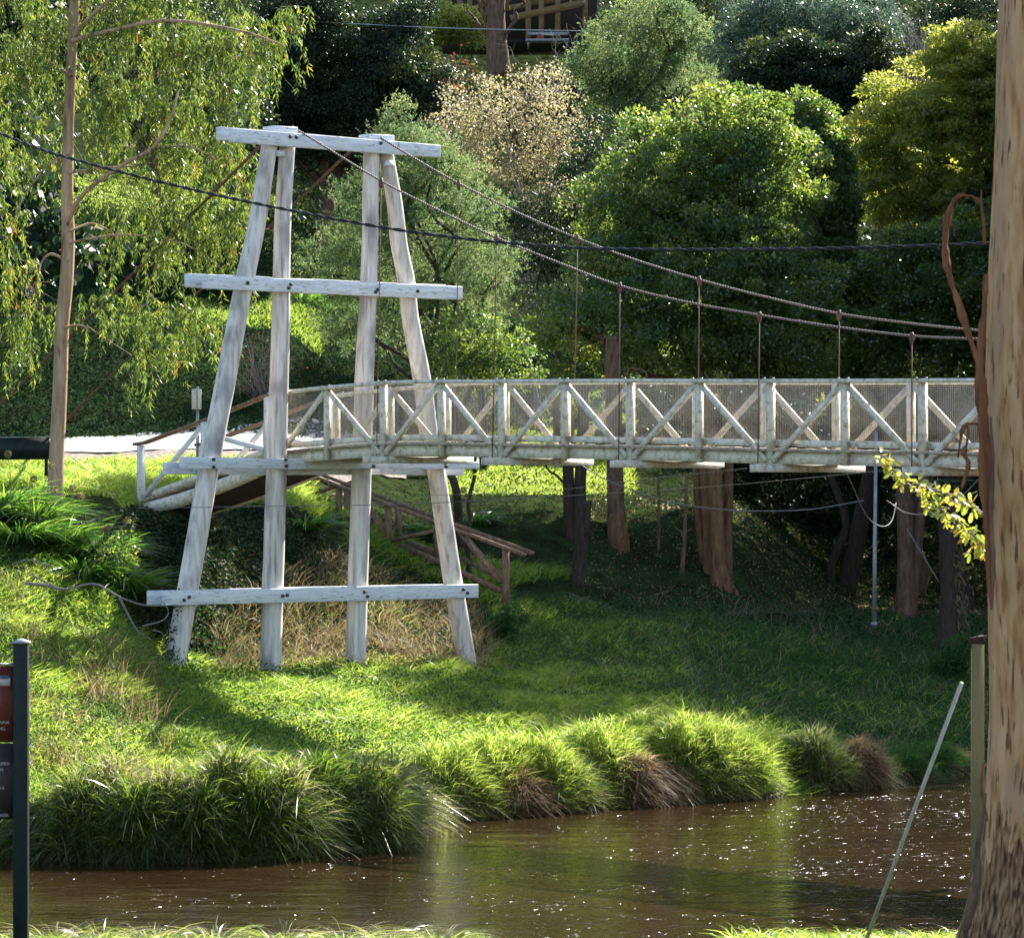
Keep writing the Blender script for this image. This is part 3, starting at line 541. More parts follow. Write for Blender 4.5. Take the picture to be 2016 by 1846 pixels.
def text(s, x, y, size):
    cu = bpy.data.curves.new('lettering', 'FONT'); cu.body = s; cu.size = size; cu.align_x = 'RIGHT'; cu.extrude = .001
    o = bpy.data.objects.new('lettering', cu); COL.objects.link(o); o.parent = isg
    p = fx(x, y, -.020)-np.array(isg.location); o.location = p; o.rotation_euler = (math.pi/2, 0, 0); cu.materials.append(textw)
    me = bpy.data.meshes.new_from_object(o); q = bpy.data.objects.new('lettering', me); COL.objects.link(q); q.parent = up_ if y < 1460 else lp_; q.location = o.location; q.rotation_euler = o.rotation_euler; bpy.data.objects.remove(o)
for s, x, y, z in (('MT DONNA', 20, 1424, .030), ('BUANG', 12, 1436, .030), ('UPPER YARRA', 20, 1505, .030), ('DAM', 8, 1517, .030), ('PLACE', 10, 1552, .024), ('RANGER', 18, 1606, .026)): text(s, x, y, z)
# leaning pole and green post by the big trunk
tag(MB().tube([P(1893, 1343, 22.3), P(1800, 1592, 22.6), P(1700, 1862, 23)], .0122, 10).build('leaning_pole', pvc, None, True), 'slim grey plastic pole leaning right over the water in front of the river', 'pole')
gp = thing('broken_post', P(1925, 1850, 21.6), 'mossy green square post with splintered top beside the big gum trunk', 'post')
MB().bar(P(1924, 1880, 21.6), P(1925, 1268, 21.6), .072, .06, [1, 0, 0], .002).build('shaft', gpost, gp)
for i, (dx, hh) in enumerate(((-12, 1252), (-4, 1262), (4, 1258), (12, 1250), (0, 1245))):
    MB().tube([P(1924+dx, 1275, 21.6), P(1924+dx*1.2, hh, 21.6)], [.014, .003], 5).build('splinter', bark_dark, gp)
MB().bar(P(1911, 1260, 21.62), P(1938, 1256, 21.62), .03, .05, [0, 0, 1], .006).build('rot_cap', bark_dark, gp)
pole = thing('grey_pole', P(1722, 1228, 86), 'plain slim grey metal pole standing in the dark under the trees', 'pole')
MB().tube([P(1721, 1235, 86), P(1722, 1100, 86), P(1725, 850, 86)], [.055, .052, .04], 12).build('shaft', galv, pole, True)
MB().tube([P(1721, 1232, 86), P(1721, 1224, 86)], .085, 12).build('base_collar', galv, pole, True)
# ------------------------------------------------------------------ hilltop house
YH = 138; hs_ = thing('hillside_house', P(1050, 100, YH), 'dark hillside house on yellow timber verandah posts at the top edge', 'house')
MB().bar(P(880, -10, YH+4), P(1175, -10, YH+4), 4.6, .4, [0, 0, 1]).build('wall', hdark, hs_)
MB().bar(P(870, 92, YH+2), P(1175, 92, YH+2), .12, 3.5, [0, 0, 1]).build('floor', hdark, hs_)
MB().bar(P(870, -140, YH+1.5), P(1190, -140, YH+1.5), .2, 6, [0, 0, 1]).build('roof', hdark, hs_)
MB().bar(P(1005, 36, YH), P(1152, 4, YH-.3), .24, .16, [0, 0, 1]).build('floor_beam', hwood, hs_)
MB().bar(P(1000, 16, YH+.3), P(1152, -14, YH), .2, .1, [0, 0, 1]).build('fascia', hwood, hs_)
for x, y0, y1 in ((1040, 30, 85), (1066, 25, 82), (1098, 14, 78), (1152, 0, 70), (905, -5, 60), (925, 0, 50), (960, -5, 45), (880, 10, 60)):
    MB().bar(P(x, y1, YH-.05), P(x, y0-60, YH-.05), .2, .16, [1, 0, 0]).build('verandah_post', hwood, hs_)
MB().bar(P(880, 34, YH-.1), P(960, 6, YH-.1), .16, .1, [0, 0, 1]).build('brace', hwood, hs_)
tb = thing('garden_bench', P(1070, 92, YH-1.5), 'grey green bench with red cushions in the shade under the verandah', 'bench')
MB().bar(P(1035, 80, YH-1.5), P(1120, 80, YH-1.5), .10, .5, [0, 0, 1]).build('seat', galv, tb)
MB().bar(P(1038, 66, YH-1.2), P(1118, 66, YH-1.2), .12, .05, [0, 0, 1]).build('backrest', galv, tb)
for x in (1040, 1116): MB().bar(P(x, 95, YH-1.5), P(x, 80, YH-1.5), .07, .4, [1, 0, 0]).build('leg', galv, tb)
cush = mat_noise('red_cushion', [(.3, (.32, .05, .03)), (.7, (.42, .09, .05))], (1, 1, 1), 3, .8, 0)
o = MB().bar(P(1056, 75, YH-1.6), P(1070, 75, YH-1.6), .2, .25, [0, 0, 1]).build('cushion', cush, tb); o.modifiers.new('b', 'BEVEL').width = .05
tag(MB().bar(P(845, 72, 134), P(965, 84, 134), .35, .5, [0, 0, 1], .05).build('retaining_wall', slabm, None), 'low broken stone wall on the slope left of the brown trunk', 'wall')
# ------------------------------------------------------------------ trees
def limb(mb, a, b, r0, r1, sag=.12, n=6, sd=0, sides=7):
    a = np.asarray(a, float); b = np.asarray(b, float); rg = np.random.default_rng(int(abs(a[0]*7+b[0]*13+b[2]*31)*100) % 99991)
    L_ = np.linalg.norm(b-a); pts = [a]
    for i in range(1, n):
        t = i/n; pts.append(a*(1-t)+b*t+rg.normal(0, L_*.045, 3)+np.array([0, 0, 1])*math.sin(t*3.14)*L_*sag)
    pts.append(b); pts = spline(pts, 3)
    mb.tube(pts, np.linspace(r0, r1, len(pts)), sides, .05 if r0 > .05 else 0, cap=False); return pts
def crown_points(blobs, Y, n_cl, shell=.55, dep=1.0):
    """clump centres scattered through the volume of a set of ellipsoids given as picture blobs at distance Y"""
    C = []; O = []
    area = np.array([b[2]*b[3] for b in blobs], float); cnt = np.maximum(2, (n_cl*area/area.sum()).astype(int))
    for (x, y, rx, ry, *dd), c in zip(blobs, cnt):
        yy = Y+(dd[0] if dd else 0); ce = P(x, y, yy); r = np.array([rx/F*yy, (rx+ry)/2/F*yy*dep, ry/F*yy])
        d = unit(R.normal(0, 1, (c, 3))); rad = shell+(1-shell)*R.random(c)**.6
        rad = np.where(R.random(c) < .25, R.random(c)**.4*shell, rad)
        C.append(ce+d*r*rad[:, None]); O.append(d)
    return np.vstack(C), np.vstack(O)
def tree(name, label, cat, base, Y, blobs, mat, bark, n_cl=220, per=130, clr=.42, ll=.11, lw=.055, mode='broad', trunk_r=.16, group=None, shell=.6, nlimb=26, lean=None, baseY=None, fork=.45, dep=1.0, flat=.7):
    b0 = P(base[0], base[1], baseY or Y); g = gnd(b0[0], b0[1]); b0[2] = min(b0[2], g+.05) if base[1] < 1500 else b0[2]
    r = thing(name, b0, label, cat, group)
    C, O = crown_points(blobs, Y, n_cl, shell, dep)
    # trunk + limbs
    cen = C.mean(0); low = C[:, 2].min(); top = C[:, 2].max()
    mb = MB(); fk = b0*(1-fork)+np.array([cen[0], cen[1], cen[2]])*fork
    pts = limb(mb, b0-[0, 0, .3], fk, trunk_r*1.15, trunk_r*.8, .0, 5, sides=10)
    sel = R.choice(len(C), min(nlimb, len(C)), replace=False); nodes = [fk]
    hubs = []
    for bl in blobs:
        hb = P(bl[0], bl[1]+bl[3]*.25, Y+(bl[4] if len(bl) > 4 else 0)); limb(mb, fk+(hb-fk)*.02, hb, trunk_r*.6, trunk_r*.25, .05, 5); hubs.append(hb)
    hubs = np.array(hubs)
    for i in sel:
        h = hubs[np.argmin(((hubs-C[i])**2).sum(1))]; limb(mb, h, C[i], trunk_r*.24, trunk_r*.07, .05, 4, sides=5)
    mb.build('trunk', bark, r, True)
    n = len(C)*per; ci = np.repeat(np.arange(len(C)), per)
    cs = clr*R.uniform(.6, 1.35, len(C))
    if mode == 'feather':      # soft sprays of tiny leaflets
        ns = n//9; si = np.repeat(np.arange(len(C)), max(1, per//9)); ns = len(si)
        d = unit(R.normal(0, 1, (ns, 3))+O[si]*.6+np.array([0, 0, .35])); sp = C[si]+unit(R.normal(0, 1, (ns, 3)))*(cs[si]*R.random(ns)**.5)[:, None]*np.array([1, 1, flat])
        t = np.tile(np.arange(9)/9, ns); k = np.repeat(np.arange(ns), 9); pos = sp[k]+d[k]*(t*ll*2.6)[:, None]
        dd = unit(d[k]*.5+R.normal(0, 1, (len(k), 3))*.8); rn = np.repeat(R.random(len(C))[si]*.5+R.random(ns)*.5, 9)
        leaves('crown', mat, r, pos, dd, ll*R.uniform(.7, 1.3, len(k)), lw, rn)
    else:
        u = R.normal(0, 1, (n, 3)); u[:, 2] = u[:, 2]*.8+.25; u = unit(u+O[ci]*.45)
        pos = C[ci]+u*(cs[ci]*(.35+.65*R.random(n)**.5))[:, None]*np.array([1, 1, flat])
        dd = unit(u*.7+R.normal(0, .7, (n, 3))+np.array([0, 0, -.15]))
        nrm = u+R.normal(0, .55, (n, 3))+np.array([0, 0, .35])
        rn = np.clip(np.repeat(R.random(len(C)), per)*.55+R.random(n)*.45, 0, 1)
        leaves('crown', mat, r, pos, dd, ll*R.uniform(.65, 1.3, n), lw*R.uniform(.8, 1.2, n), rn, nrm)
    return r
G = 'trees on the hillside across the river'
tree('wattle_tree', 'soft feathery green wattle tree right behind the bridge tower', 'tree', (915, 720), 84, [(800, 330, 90, 90), (860, 300, 70, 70), (780, 215, 22, 40), (720, 430, 110, 90), (900, 430, 100, 110), (660, 520, 80, 80), (800, 540, 120, 80), (950, 560, 75, 100), (720, 640, 95, 60), (850, 660, 90, 60), (960, 680, 50, 50)],
     L_aca, bark_dark, 420, 360, .40, .052, .022, 'feather', .10, G, nlimb=60, fork=.35)
tree('round_tree', 'big rounded glossy green tree behind the middle of the bridge', 'tree', (1400, 1150), 92, [(1390, 400, 190, 150), (1440, 260, 130, 90), (1300, 330, 120, 110), (1250, 420, 130, 110), (1520, 360, 110, 130), (1330, 560, 220, 120, -1), (1500, 560, 150, 140, -1), (1180, 640, 150, 100, -2), (1400, 700, 230, 70, -1), (1560, 700, 90, 80), (1200, 520, 80, 60, -1)],
     L_gloss, bark_tan, 850, 165, .40, .105, .06, 'broad', .16, G, nlimb=50, shell=.5)
tree('slender_tree', 'narrow upright glossy tree rising right of the big rounded tree', 'tree', (1640, 1000), 95, [(1590, 240, 38, 55), (1620, 310, 50, 70), (1640, 400, 45, 80), (1625, 500, 50, 70), (1630, 600, 50, 90)], L_gloss, bark_dark, 420, 180, .36, .10, .058, 'broad', .10, G)
tree('yellow_tree', 'spreading yellow green tree with layered foliage left of the big gum trunk', 'tree', (1790, 1180), 98, [(1840, 180, 130, 70), (1760, 260, 110, 60), (1900, 110, 80, 80), (1720, 340, 80, 60), (1850, 300, 140, 90), (1950, 220, 90, 110), (1780, 400, 110, 60), (1900, 400, 120, 80), (2060, 260, 120, 140)],
     L_yel, bark_brown, 640, 165, .42, .125, .055, 'broad', .16, G, flat=.38, shell=.5)
tree('shadowed_tree', 'dark green tree below the yellow tree, above the bridge at right', 'tree', (1880, 1230), 94, [(1800, 560, 150, 110), (1900, 480, 110, 80), (1720, 620, 110, 110), (1850, 680, 160, 100), (1960, 600, 130, 130), (1700, 720, 80, 80), (2100, 620, 150, 180), (1800, 800, 180, 70, 3), (1960, 820, 150, 70, 3)],
     L_gloss, bark_dark, 800, 170, .42, .11, .06, 'broad', .17, G, shell=.5)
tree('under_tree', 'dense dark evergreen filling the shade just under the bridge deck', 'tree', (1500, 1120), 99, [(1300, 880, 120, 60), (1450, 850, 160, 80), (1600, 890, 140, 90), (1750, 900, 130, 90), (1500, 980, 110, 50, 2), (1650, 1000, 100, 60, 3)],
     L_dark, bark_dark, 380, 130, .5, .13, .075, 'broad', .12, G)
tree('sun_block_tree', 'dense dark tree mass added behind the shadowed trees to block sun, right of the grey pole', 'tree', (1700, 1150), 107, [(1560, 640, 130, 160), (1700, 780, 130, 130), (1850, 620, 150, 170), (1900, 860, 160, 120), (1560, 900, 120, 90), (1720, 980, 150, 70), (1900, 1010, 150, 80), (2150, 700, 170, 190), (2100, 950, 170, 120), (2400, 800, 170, 250)], L_dark, bark_dark, 520, 80, .75, .2, .13, 'broad', .2, G)  # mostly hidden tree added to keep sun off the slope under the deck
tree('upper_wattle_tree', 'grey green feathery tree on the upper slope right of the house', 'tree', (1300, 500), 112, [(1270, 90, 120, 90), (1340, 60, 70, 60), (1200, 150, 90, 70), (1320, 190, 110, 80), (1210, 250, 90, 70), (1360, 280, 60, 50), (1290, 20, 70, 40)], L_aca, bark_dark, 300, 300, .5, .07, .032, 'feather', .16, G, nlimb=40)
tree('autumn_tree', 'sparse cream and pink leaved tree behind the wattle, above tower height', 'tree', (1060, 560), 104, [(960, 210, 100, 60), (1050, 180, 80, 50), (900, 260, 60, 50), (1010, 290, 110, 60), (1100, 260, 70, 60), (1060, 370, 90, 60)], L_cream, bark_twig, 330, 36, .42, .085, .055, 'broad', .09, G, nlimb=90)
tree('leggy_shrub', 'thin leggy shrub of small dark leaves between the pink tree and rounded tree', 'shrub', (1090, 640), 101, [(1150, 300, 80, 80), (1120, 420, 90, 90), (1060, 480, 70, 70), (1200, 400, 60, 60), (1100, 560, 100, 70), (1010, 420, 60, 60)], L_dark, bark_dark, 220, 90, .45, .09, .05, 'broad', .09, G, nlimb=60)
tree('dark_tree', 'large dark evergreen in shade above and right of the tower top', 'tree', (620, 400), 118, [(640, 90, 90, 90), (760, 130, 110, 80), (580, 200, 90, 80), (700, 220, 120, 70), (830, 190, 80, 60), (600, 20, 80, 60), (790, 30, 60, 40), (680, 300, 110, 50), (540, 90, 60, 80), (560, 270, 60, 60)], L_dark, bark_brown, 620, 160, .5, .12, .07, 'broad', .22, G, shell=.5)
tree('blue_tree', 'silvery blue green tree at the top edge above the rounded tree', 'tree', (1620, 330), 128, [(1500, 30, 90, 60), (1600, 30, 100, 50), (1700, 50, 80, 60), (1560, 90, 90, 40), (1450, 90, 50, 50)], L_blue, bark_dark, 240, 110, .5, .12, .055, 'broad', .15, G)
tree('mid_slope_tree', 'dark tree with a few lit yellow tips between silvery tree and rounded tree', 'tree', (1580, 430), 112, [(1560, 130, 110, 60), (1640, 170, 90, 70), (1500, 190, 80, 50), (1690, 200, 60, 60), (1570, 240, 110, 50), (1720, 100, 50, 50), (1660, 280, 90, 60)], L_dark, bark_dark, 480, 160, .45, .12, .065, 'broad', .15, G, flat=.45, shell=.5)
tree('backdrop_tree', 'shadowy evergreen high on the slope at top right', 'tree', (1800, 330), 132, [(1760, 20, 120, 80), (1880, 20, 120, 60), (1720, 130, 60, 60), (1430, -20, 120, 60), (1300, -50, 200, 60), (2000, 60, 160, 120), (1650, -40, 160, 60)], L_dark, bark_dark, 260, 110, .6, .14, .08, 'broad', .2, G)
tree('corner_tree', 'dark green tree behind the left gum at the left edge', 'tree', (-20, 420), 112, [(0, 200, 80, 80), (40, 290, 60, 50), (-60, 300, 80, 80), (-40, 100, 100, 100), (80, 160, 60, 70)], L_dark, bark_dark, 160, 120, .5, .11, .06, 'broad', .15, G)
tree('roadside_tree', 'dark leafy tree hidden behind the upper left gum foliage', 'tree', (330, 400), 112, [(300, 60, 140, 90), (180, 100, 100, 80), (420, 140, 100, 90), (100, 20, 120, 70), (300, 200, 120, 60), (460, 240, 70, 50)], L_dark, bark_brown, 260, 110, .55, .12, .07, 'broad', .18, G)
tree('sunny_bush', 'bright green sunlit bush left of the brown trunk near the house', 'bush', (860, 120), 133, [(840, 50, 45, 35), (900, 45, 40, 30), (930, 62, 25, 20)], L_yel, bark_dark, 60, 120, .5, .13, .08, 'broad', .06, G)
tree('lower_bush', 'glossy dark bush at the foot of the wattle beside the deck', 'bush', (925, 760), 82, [(925, 660, 45, 60), (950, 720, 50, 40), (880, 720, 60, 30), (1010, 700, 60, 60)], L_gloss, bark_dark, 70, 130, .34, .08, .045, 'broad', .05, G)
# off-frame neighbours that shade the bank
for i, (X, Y, hgt, rr) in enumerate(((19.6, 95, 22.5, 5.6), (26.5, 97, 21, 5.2), (32.5, 95, 20, 5), (22.5, 104.5, 24, 5.5), (17.5, 89, 13, 4), (24, 87, 13, 4.5), (31, 86, 14, 5), (-16, 97, 13, 4))):
    g = gnd(X, Y); k = F/Y; x = CX+k*X; yz = lambda z: HY-k*(g+z-H)
    tree('bank_tree', ['tall dark tree beyond the right edge of view, nearest of the tall ones', 'tallest dark tree beyond the right edge of view', 'tall tree far outside the right edge', 'tall tree on the slope behind the right edge', 'low broad tree just beyond the right edge behind the gum', 'low broad tree second beyond the right edge', 'low broad tree far right near the river', 'tree outside the left edge above the road'][i], 'tree', (x, yz(0)), Y,
         [(x, yz(hgt*.80), rr*k, hgt*.2*k), (x-rr*.55*k, yz(hgt*.84), rr*.5*k, hgt*.15*k), (x-rr*.2*k, yz(hgt*.55), rr*1.05*k, hgt*.2*k), (x+rr*.2*k, yz(hgt*.33), rr*k, hgt*.18*k)], L_dark, bark_dark, 420, 90, 1.0, .34, .24, 'broad', .25, 'trees just out of view')
# bare grey shrub, top right
def twiggy(name, lab, cat, base, top, Y, spread, n, mat, r0, group=None, leaf=None, nl=0, ll=.05):
    b0 = P(*base, Y); r = thing(name, b0, lab, cat, group); mb = MB(); tips = []
    for i in range(n):
        tx, ty = top[0]+R.normal(0, spread[0]), top[1]+R.normal(0, spread[1]); e = P(tx, ty, Y+R.normal(0, .6))
        pts = limb(mb, b0+R.normal(0, .08, 3)*[1, 1, 0], e, r0, r0*.3, .08, 5, sides=4); tips.append(pts[-6:])
        for j in range(3):
            q = pts[R.integers(len(pts)//2, len(pts))]; e2 = q+R.normal(0, .35, 3)+[0, 0, .2]; limb(mb, q, e2, r0*.4, r0*.2, .05, 3, sides=4); tips.append(e2[None])
    mb.build('stems', mat, r, True)
    if leaf:
        tp = np.vstack(tips); k = R.integers(0, len(tp), nl); leaves('foliage', leaf, r, tp[k]+R.normal(0, .06, (nl, 3)), R.normal(0, 1, (nl, 3)), ll, ll*.6)
    return r
twiggy('bare_shrub', 'grey leafless shrub among dark trees at top right', 'shrub', (1790, 220), (1790, 70), 118, (45, 40), 60, bark_twig, .02)
twiggy('red_shrub', 'twiggy shrub with red leaves between the two left tower posts', 'shrub', (520, 850), (500, 715), 96, (28, 48), 40, bark_twig, .014, None, L_red, 260, .07)
twiggy('bare_sapling', 'pale bare sapling in front of the dark verandah', 'shrub', (1100, 190), (1090, 100), 126, (50, 45), 16, bark_twig, .02)
twiggy('rusty_shrub', 'small rust red shrub on the slope under the house', 'shrub', (890, 200), (890, 155), 121, (28, 16), 24, bark_twig, .015, None, L_red, 300, .12)
# trunk by the house
tr = thing('brown_trunk_tree', P(980, 140, 130), 'thick brown trunk with bare side branches in front of the house', 'tree')
mb = MB(); mb.tube(spline([P(985, 150, 130), P(978, 90, 130), P(975, 30, 130), P(980, -40, 130), P(984, -200, 130)], 6), np.linspace(.42, .28, 25), 14, .06)
for a, b_ in (((960, 50), (915, -30)), ((1000, 60), (1050, -30)), ((1000, 20), (1030, -40)), ((955, 70), (920, 20)), ((990, 80), (1010, 50)), ((960, 10), (900, -10))): limb(mb, P(*a, 130), P(*b_, 129.5), .08, .03)
mb.build('trunk', bark_brown, tr, True)
C, O = crown_points([(985, -220, 130, 90)], 130, 60); k = np.repeat(np.arange(len(C)), 60)
leaves('crown', L_dark, tr, C[k]+R.normal(0, .5, (len(k), 3)), R.normal(0, 1, (len(k), 3)), .16, .09)
# trunks standing under the deck
def trunk_thing(lab, stems, mat, name='bare_stemmed_tree', cat='tree', extra=None, group=None):
    r = thing(name, P(stems[0][0][0], stems[0][0][1], stems[0][0][2]), lab, cat, group)
    for st_ in stems:
        st_ = [(st_[0][0]-2, st_[0][1]+55, st_[0][2], st_[0][3]*1.1)]+list(st_); pts = spline([np.append(P(x, y, Y), rr) for x, y, Y, rr in st_], 5); MB().tube(pts[:, :3], pts[:, 3], 14, .05, seed=int(st_[0][0])).build('stem', mat, r, True)
    if extra:
        mb = MB()
        for a, b_, r0 in extra: limb(mb, P(*a), P(*b_), r0, r0*.35, sides=6)
        mb.build('branch', mat, r, True)
    return r
trunk_thing('tan tree of four close upright stems on the shaded slope', [[(1400, 1150, 87.2, .28), (1398, 1110, 87.2, .16), (1392, 1000, 87.2, .125), (1384, 860, 87.2, .12)], [(1420, 1165, 86.7, .3), (1414, 1100, 86.7, .18), (1411, 1000, 86.7, .165), (1406, 850, 86.7, .15)],
             [(1388, 1110, 87.5, .13), (1379, 1050, 87.5, .11), (1374, 960, 87.5, .11), (1366, 850, 87.5, .10)], [(1426, 1150, 87.3, .22), (1432, 1060, 87.3, .125), (1434, 960, 87.3, .12), (1436, 850, 87.3, .11)]], bark_tan, extra=[((1420, 1150, 86.8), (1462, 1178, 86.5), .09)])
trunk_thing('dark forked trunk with a short bent lower stem, right of the stair railing', [[(1128, 1180, 83.5, .26), (1134, 1140, 83.5, .17), (1143, 1080, 83.5, .15), (1148, 1020, 83.5, .15), (1151, 985, 83.5, .15)]], bark_dark, extra=[((1130, 1165, 83.5), (1108, 1182, 83.4), .08), ((1150, 1060, 83.5), (1178, 1035, 83), .03)])
trunk_thing('pair of dark upright stems against the bright grass patch', [[(1122, 1060, 86.5, .16), (1120, 980, 86.5, .14), (1118, 880, 86.5, .13), (1116, 760, 86.5, .11)], [(1137, 1060, 86.5, .16), (1141, 980, 86.5, .15), (1145, 880, 86.5, .13), (1150, 760, 86.5, .11)]], bark_dark, extra=[((1140, 930, 86.5), (1200, 895, 86), .05), ((1118, 950, 86.5), (1050, 915, 86.5), .04)])
trunk_thing('broken orange brown trunk stump rising behind the deck', [[(1216, 1078, 88, .25), (1213, 1000, 88, .22), (1210, 900, 88, .20), (1208, 800, 88, .20), (1206, 700, 88, .19), (1204, 662, 88, .13)]], bark_brown, extra=[((1216, 760, 88), (1262, 725, 87.5), .06), ((1262, 725, 87.5), (1285, 760, 87.5), .04), ((1210, 720, 88), (1225, 680, 88), .04)])
trunk_thing('orange stained trunk foot with a thin leaning root', [[(1217, 1076, 87.4, .27), (1215, 1040, 87.4, .24), (1214, 1010, 87.4, .16)]], bark_tan, 'trunk_foot', extra=[((1222, 1098, 87), (1236, 1040, 87), .04), ((1236, 1040, 87), (1232, 1005, 87.2), .025)])
trunk_thing('thin forked bare sapling between stump and four stemmed tree', [[(1344, 1108, 87, .06), (1348, 1060, 87, .05), (1350, 1000, 87, .04), (1352, 930, 87, .03)]], bark_brown, 'bare_stem_sapling', 'sapling', extra=[((1347, 1060, 87), (1328, 1035, 87), .03), ((1348, 1050, 87), (1364, 1040, 87), .025)])
trunk_thing('single thin stem left of the forked sapling', [[(1296, 1075, 88, .04), (1297, 1020, 88, .035), (1296, 940, 88, .03)]], bark_brown, 'bare_stem_sapling', 'sapling')
trunk_thing('dark trunk just right of the stairs top, in front of lit grass', [[(958, 990, 94, .15), (955, 930, 94, .13), (952, 860, 94, .12), (948, 760, 94, .1)]], bark_dark)
trunk_thing('brown twin stemmed trunk right of the grey pole', [[(1782, 1210, 92, .3), (1784, 1120, 92, .22), (1782, 1000, 92, .22), (1780, 880, 92, .2)], [(1790, 1200, 92.2, .2), (1798, 1120, 92.2, .17), (1812, 1000, 92.2, .14), (1826, 880, 92.2, .12)]], bark_brown)
trunk_thing('leaning dark trunk left of the grey pole in deep shade', [[(1660, 1190, 96, .3), (1680, 1100, 96, .25), (1708, 960, 96, .22), (1730, 850, 96, .2)]], bark_dark)
fe = trunk_thing('shaggy dark tree fern trunk with fronds beside the big gum', [[(1866, 1250, 84, .26), (1868, 1180, 84, .20), (1867, 1100, 84, .21), (1868, 1010, 84, .24), (1870, 950, 84, .2)]], bark_dark, 'tree_fern', 'tree fern')
pos = []; dr = []
for i in range(26):
    a = R.uniform(0, 2*math.pi); ln = R.uniform(1.1, 1.7); t = np.linspace(0, 1, 34); c = P(1870, 950, 84)
    arc = c+np.stack([np.cos(a)*t*ln, np.sin(a)*t*ln, .55*t-.95*t*t], 1)
    for s in (-1, 1):
        pos.append(arc); dr.append(np.stack([np.cos(a)*.6-s*np.sin(a)+t*0, np.sin(a)*.6+s*np.cos(a)+t*0, -.25+t*0], 1)*(1-.7*t)[:, None])
pos = np.vstack(pos); dr = np.vstack(dr); leaves('fronds', L_fern, fe, pos, dr, np.linalg.norm(dr, axis=1)*.24+.02, .035, None, np.array([0, 0, 1.])+R.normal(0, .2, pos.shape))
n = 260; y = R.uniform(1040, 1230, n); pp = np.array([P(1884, q, 84) for q in y]); tag(leaves('hanging_fibres', L_straw, fe, pp+np.stack([R.normal(.05, .1, n), R.normal(-.1, .1, n), R.normal(0, .1, n)], 1), np.stack([R.normal(.5, .5, n), R.normal(0, .5, n), -np.ones(n)], 1), .22, .02), kind='stuff')
# ------------------------------------------------------------------ left gum with hanging leaves
YE = 74
eg = thing('weeping_gum_tree', P(108, 962, YE), 'pale trunked weeping gum with hanging yellow green leaves at the left', 'tree')
tp = [(108, 990, .185), (110, 930, .16), (118, 760, .150), (122, 640, .145), (130, 560, .14), (134, 470, .135), (132, 380, .125), (134, 260, .115), (140, 120, .105), (146, 0, .10), (152, -180, .08), (158, -420, .05)]
pts = spline([np.append(P(x, y, YE), r) for x, y, r in tp], 7); MB().tube(pts[:, :3], pts[:, 3], 18, .03, seed=3).build('trunk', bark_euc, eg, True)
mb = MB()
for chain, r0 in (([(132, 440), (165, 380), (240, 325), (300, 290), (335, 235), (350, 180)], .055), ([(148, 70), (170, 40), (215, 0), (260, -40)], .06), ([(136, 455), (180, 440), (215, 455), (230, 468)], .028),
                  ([(136, 478), (175, 470), (235, 462), (330, 470), (400, 500), (435, 530)], .026), ([(134, 515), (100, 500), (80, 520), (72, 560), (66, 585)], .03), ([(124, 645), (150, 640), (175, 645), (190, 655), (260, 700)], .025),
                  ([(136, 340), (200, 330), (280, 325), (360, 300)], .03), ([(140, 150), (90, 120), (40, 110), (-10, 130)], .04), ([(142, 80), (220, 60), (330, 40), (470, 60), (560, 90)], .05), ([(135, 300), (90, 330), (40, 400), (20, 470)], .03), ([(146, 0), (110, -50), (60, -80)], .05), ([(300, 290), (380, 290), (450, 330)], .03), ([(330, 470), (300, 540), (290, 600)], .02)):
    c = spline([P(x, y, YE-.15-(.5*min(i, 3) if r0 > .045 else R.normal(0, .3))*(i > 0)) for i, (x, y) in enumerate(chain)], 5); mb.tube(c, np.linspace(r0, r0*.35, len(c)), 7, .05, cap=False)
mb.build('branches', bark_euc, eg, True)
mb = MB()
for i in range(26):   # pale dead twigs
    a = P(66+R.normal(0, 8), 585+R.normal(0, 14), YE); limb(mb, a, a+R.normal(0, .2, 3), .012, .005, .1, 3, sides=4)
mb.build('dead_twigs', bark_twig, eg, True)
eb = [(60, 60, 110, 130), (20, 180, 70, 90), (250, 40, 140, 120), (400, 40, 120, 110), (500, 70, 85, 100), (560, 60, 30, 70), (340, 180, 130, 100), (230, 200, 100, 90), (460, 190, 70, 70), (60, 300, 60, 60), (350, 300, 110, 80), (230, 310, 70, 60), (450, 290, 60, 60), (270, 400, 90, 60), (380, 400, 90, 70), (460, 390, 45, 70),
      (320, 480, 80, 50), (420, 500, 60, 50), (220, 470, 35, 40), (250, 590, 70, 60), (340, 620, 80, 60), (300, 700, 75, 50), (400, 640, 35, 70), (500, 560, 25, 40), (30, 540, 45, 70), (70, 620, 35, 60), (25, 690, 45, 50), (20, 430, 40, 50), (-60, 200, 80, 200), (-60, 500, 60, 150), (300, -80, 260, 70), (60, -80, 150, 80)]
C, O = crown_points(eb, YE, 430, .35, .9); C = C+R.normal(0, .12, C.shape)
per = 5; st_ = np.repeat(np.arange(len(C)), per); ns = len(st_)
sp = C[st_]+R.normal(0, .2, (ns, 3)); slen = R.uniform(.2, .8, ns); m_ = 32
t = np.tile(np.linspace(0, 1, m_), ns); k = np.repeat(np.arange(ns), m_); sw = R.normal(0, .13, (ns, 2))
pos = sp[k]+np.stack([sw[k, 0]*t, sw[k, 1]*t, -slen[k]*t+.12*np.sin(t*3)], 1)+R.normal(0, .022, (len(k), 3))
_tx = np.interp(HY-F*(pos[:, 2]-H)/pos[:, 1], [a[1] for a in tp[::-1]], [a[0] for a in tp[::-1]]); _nr = np.abs(CX+F*pos[:, 0]/pos[:, 1]-_tx) < 24; _nr &= R.random(len(pos)) < .93; pos[_nr, 1] = YE+.25+R.random(_nr.sum())*.8
dd = np.stack([R.normal(.0, .55, len(k)), R.normal(0, .55, len(k)), -np.ones(len(k))], 1)
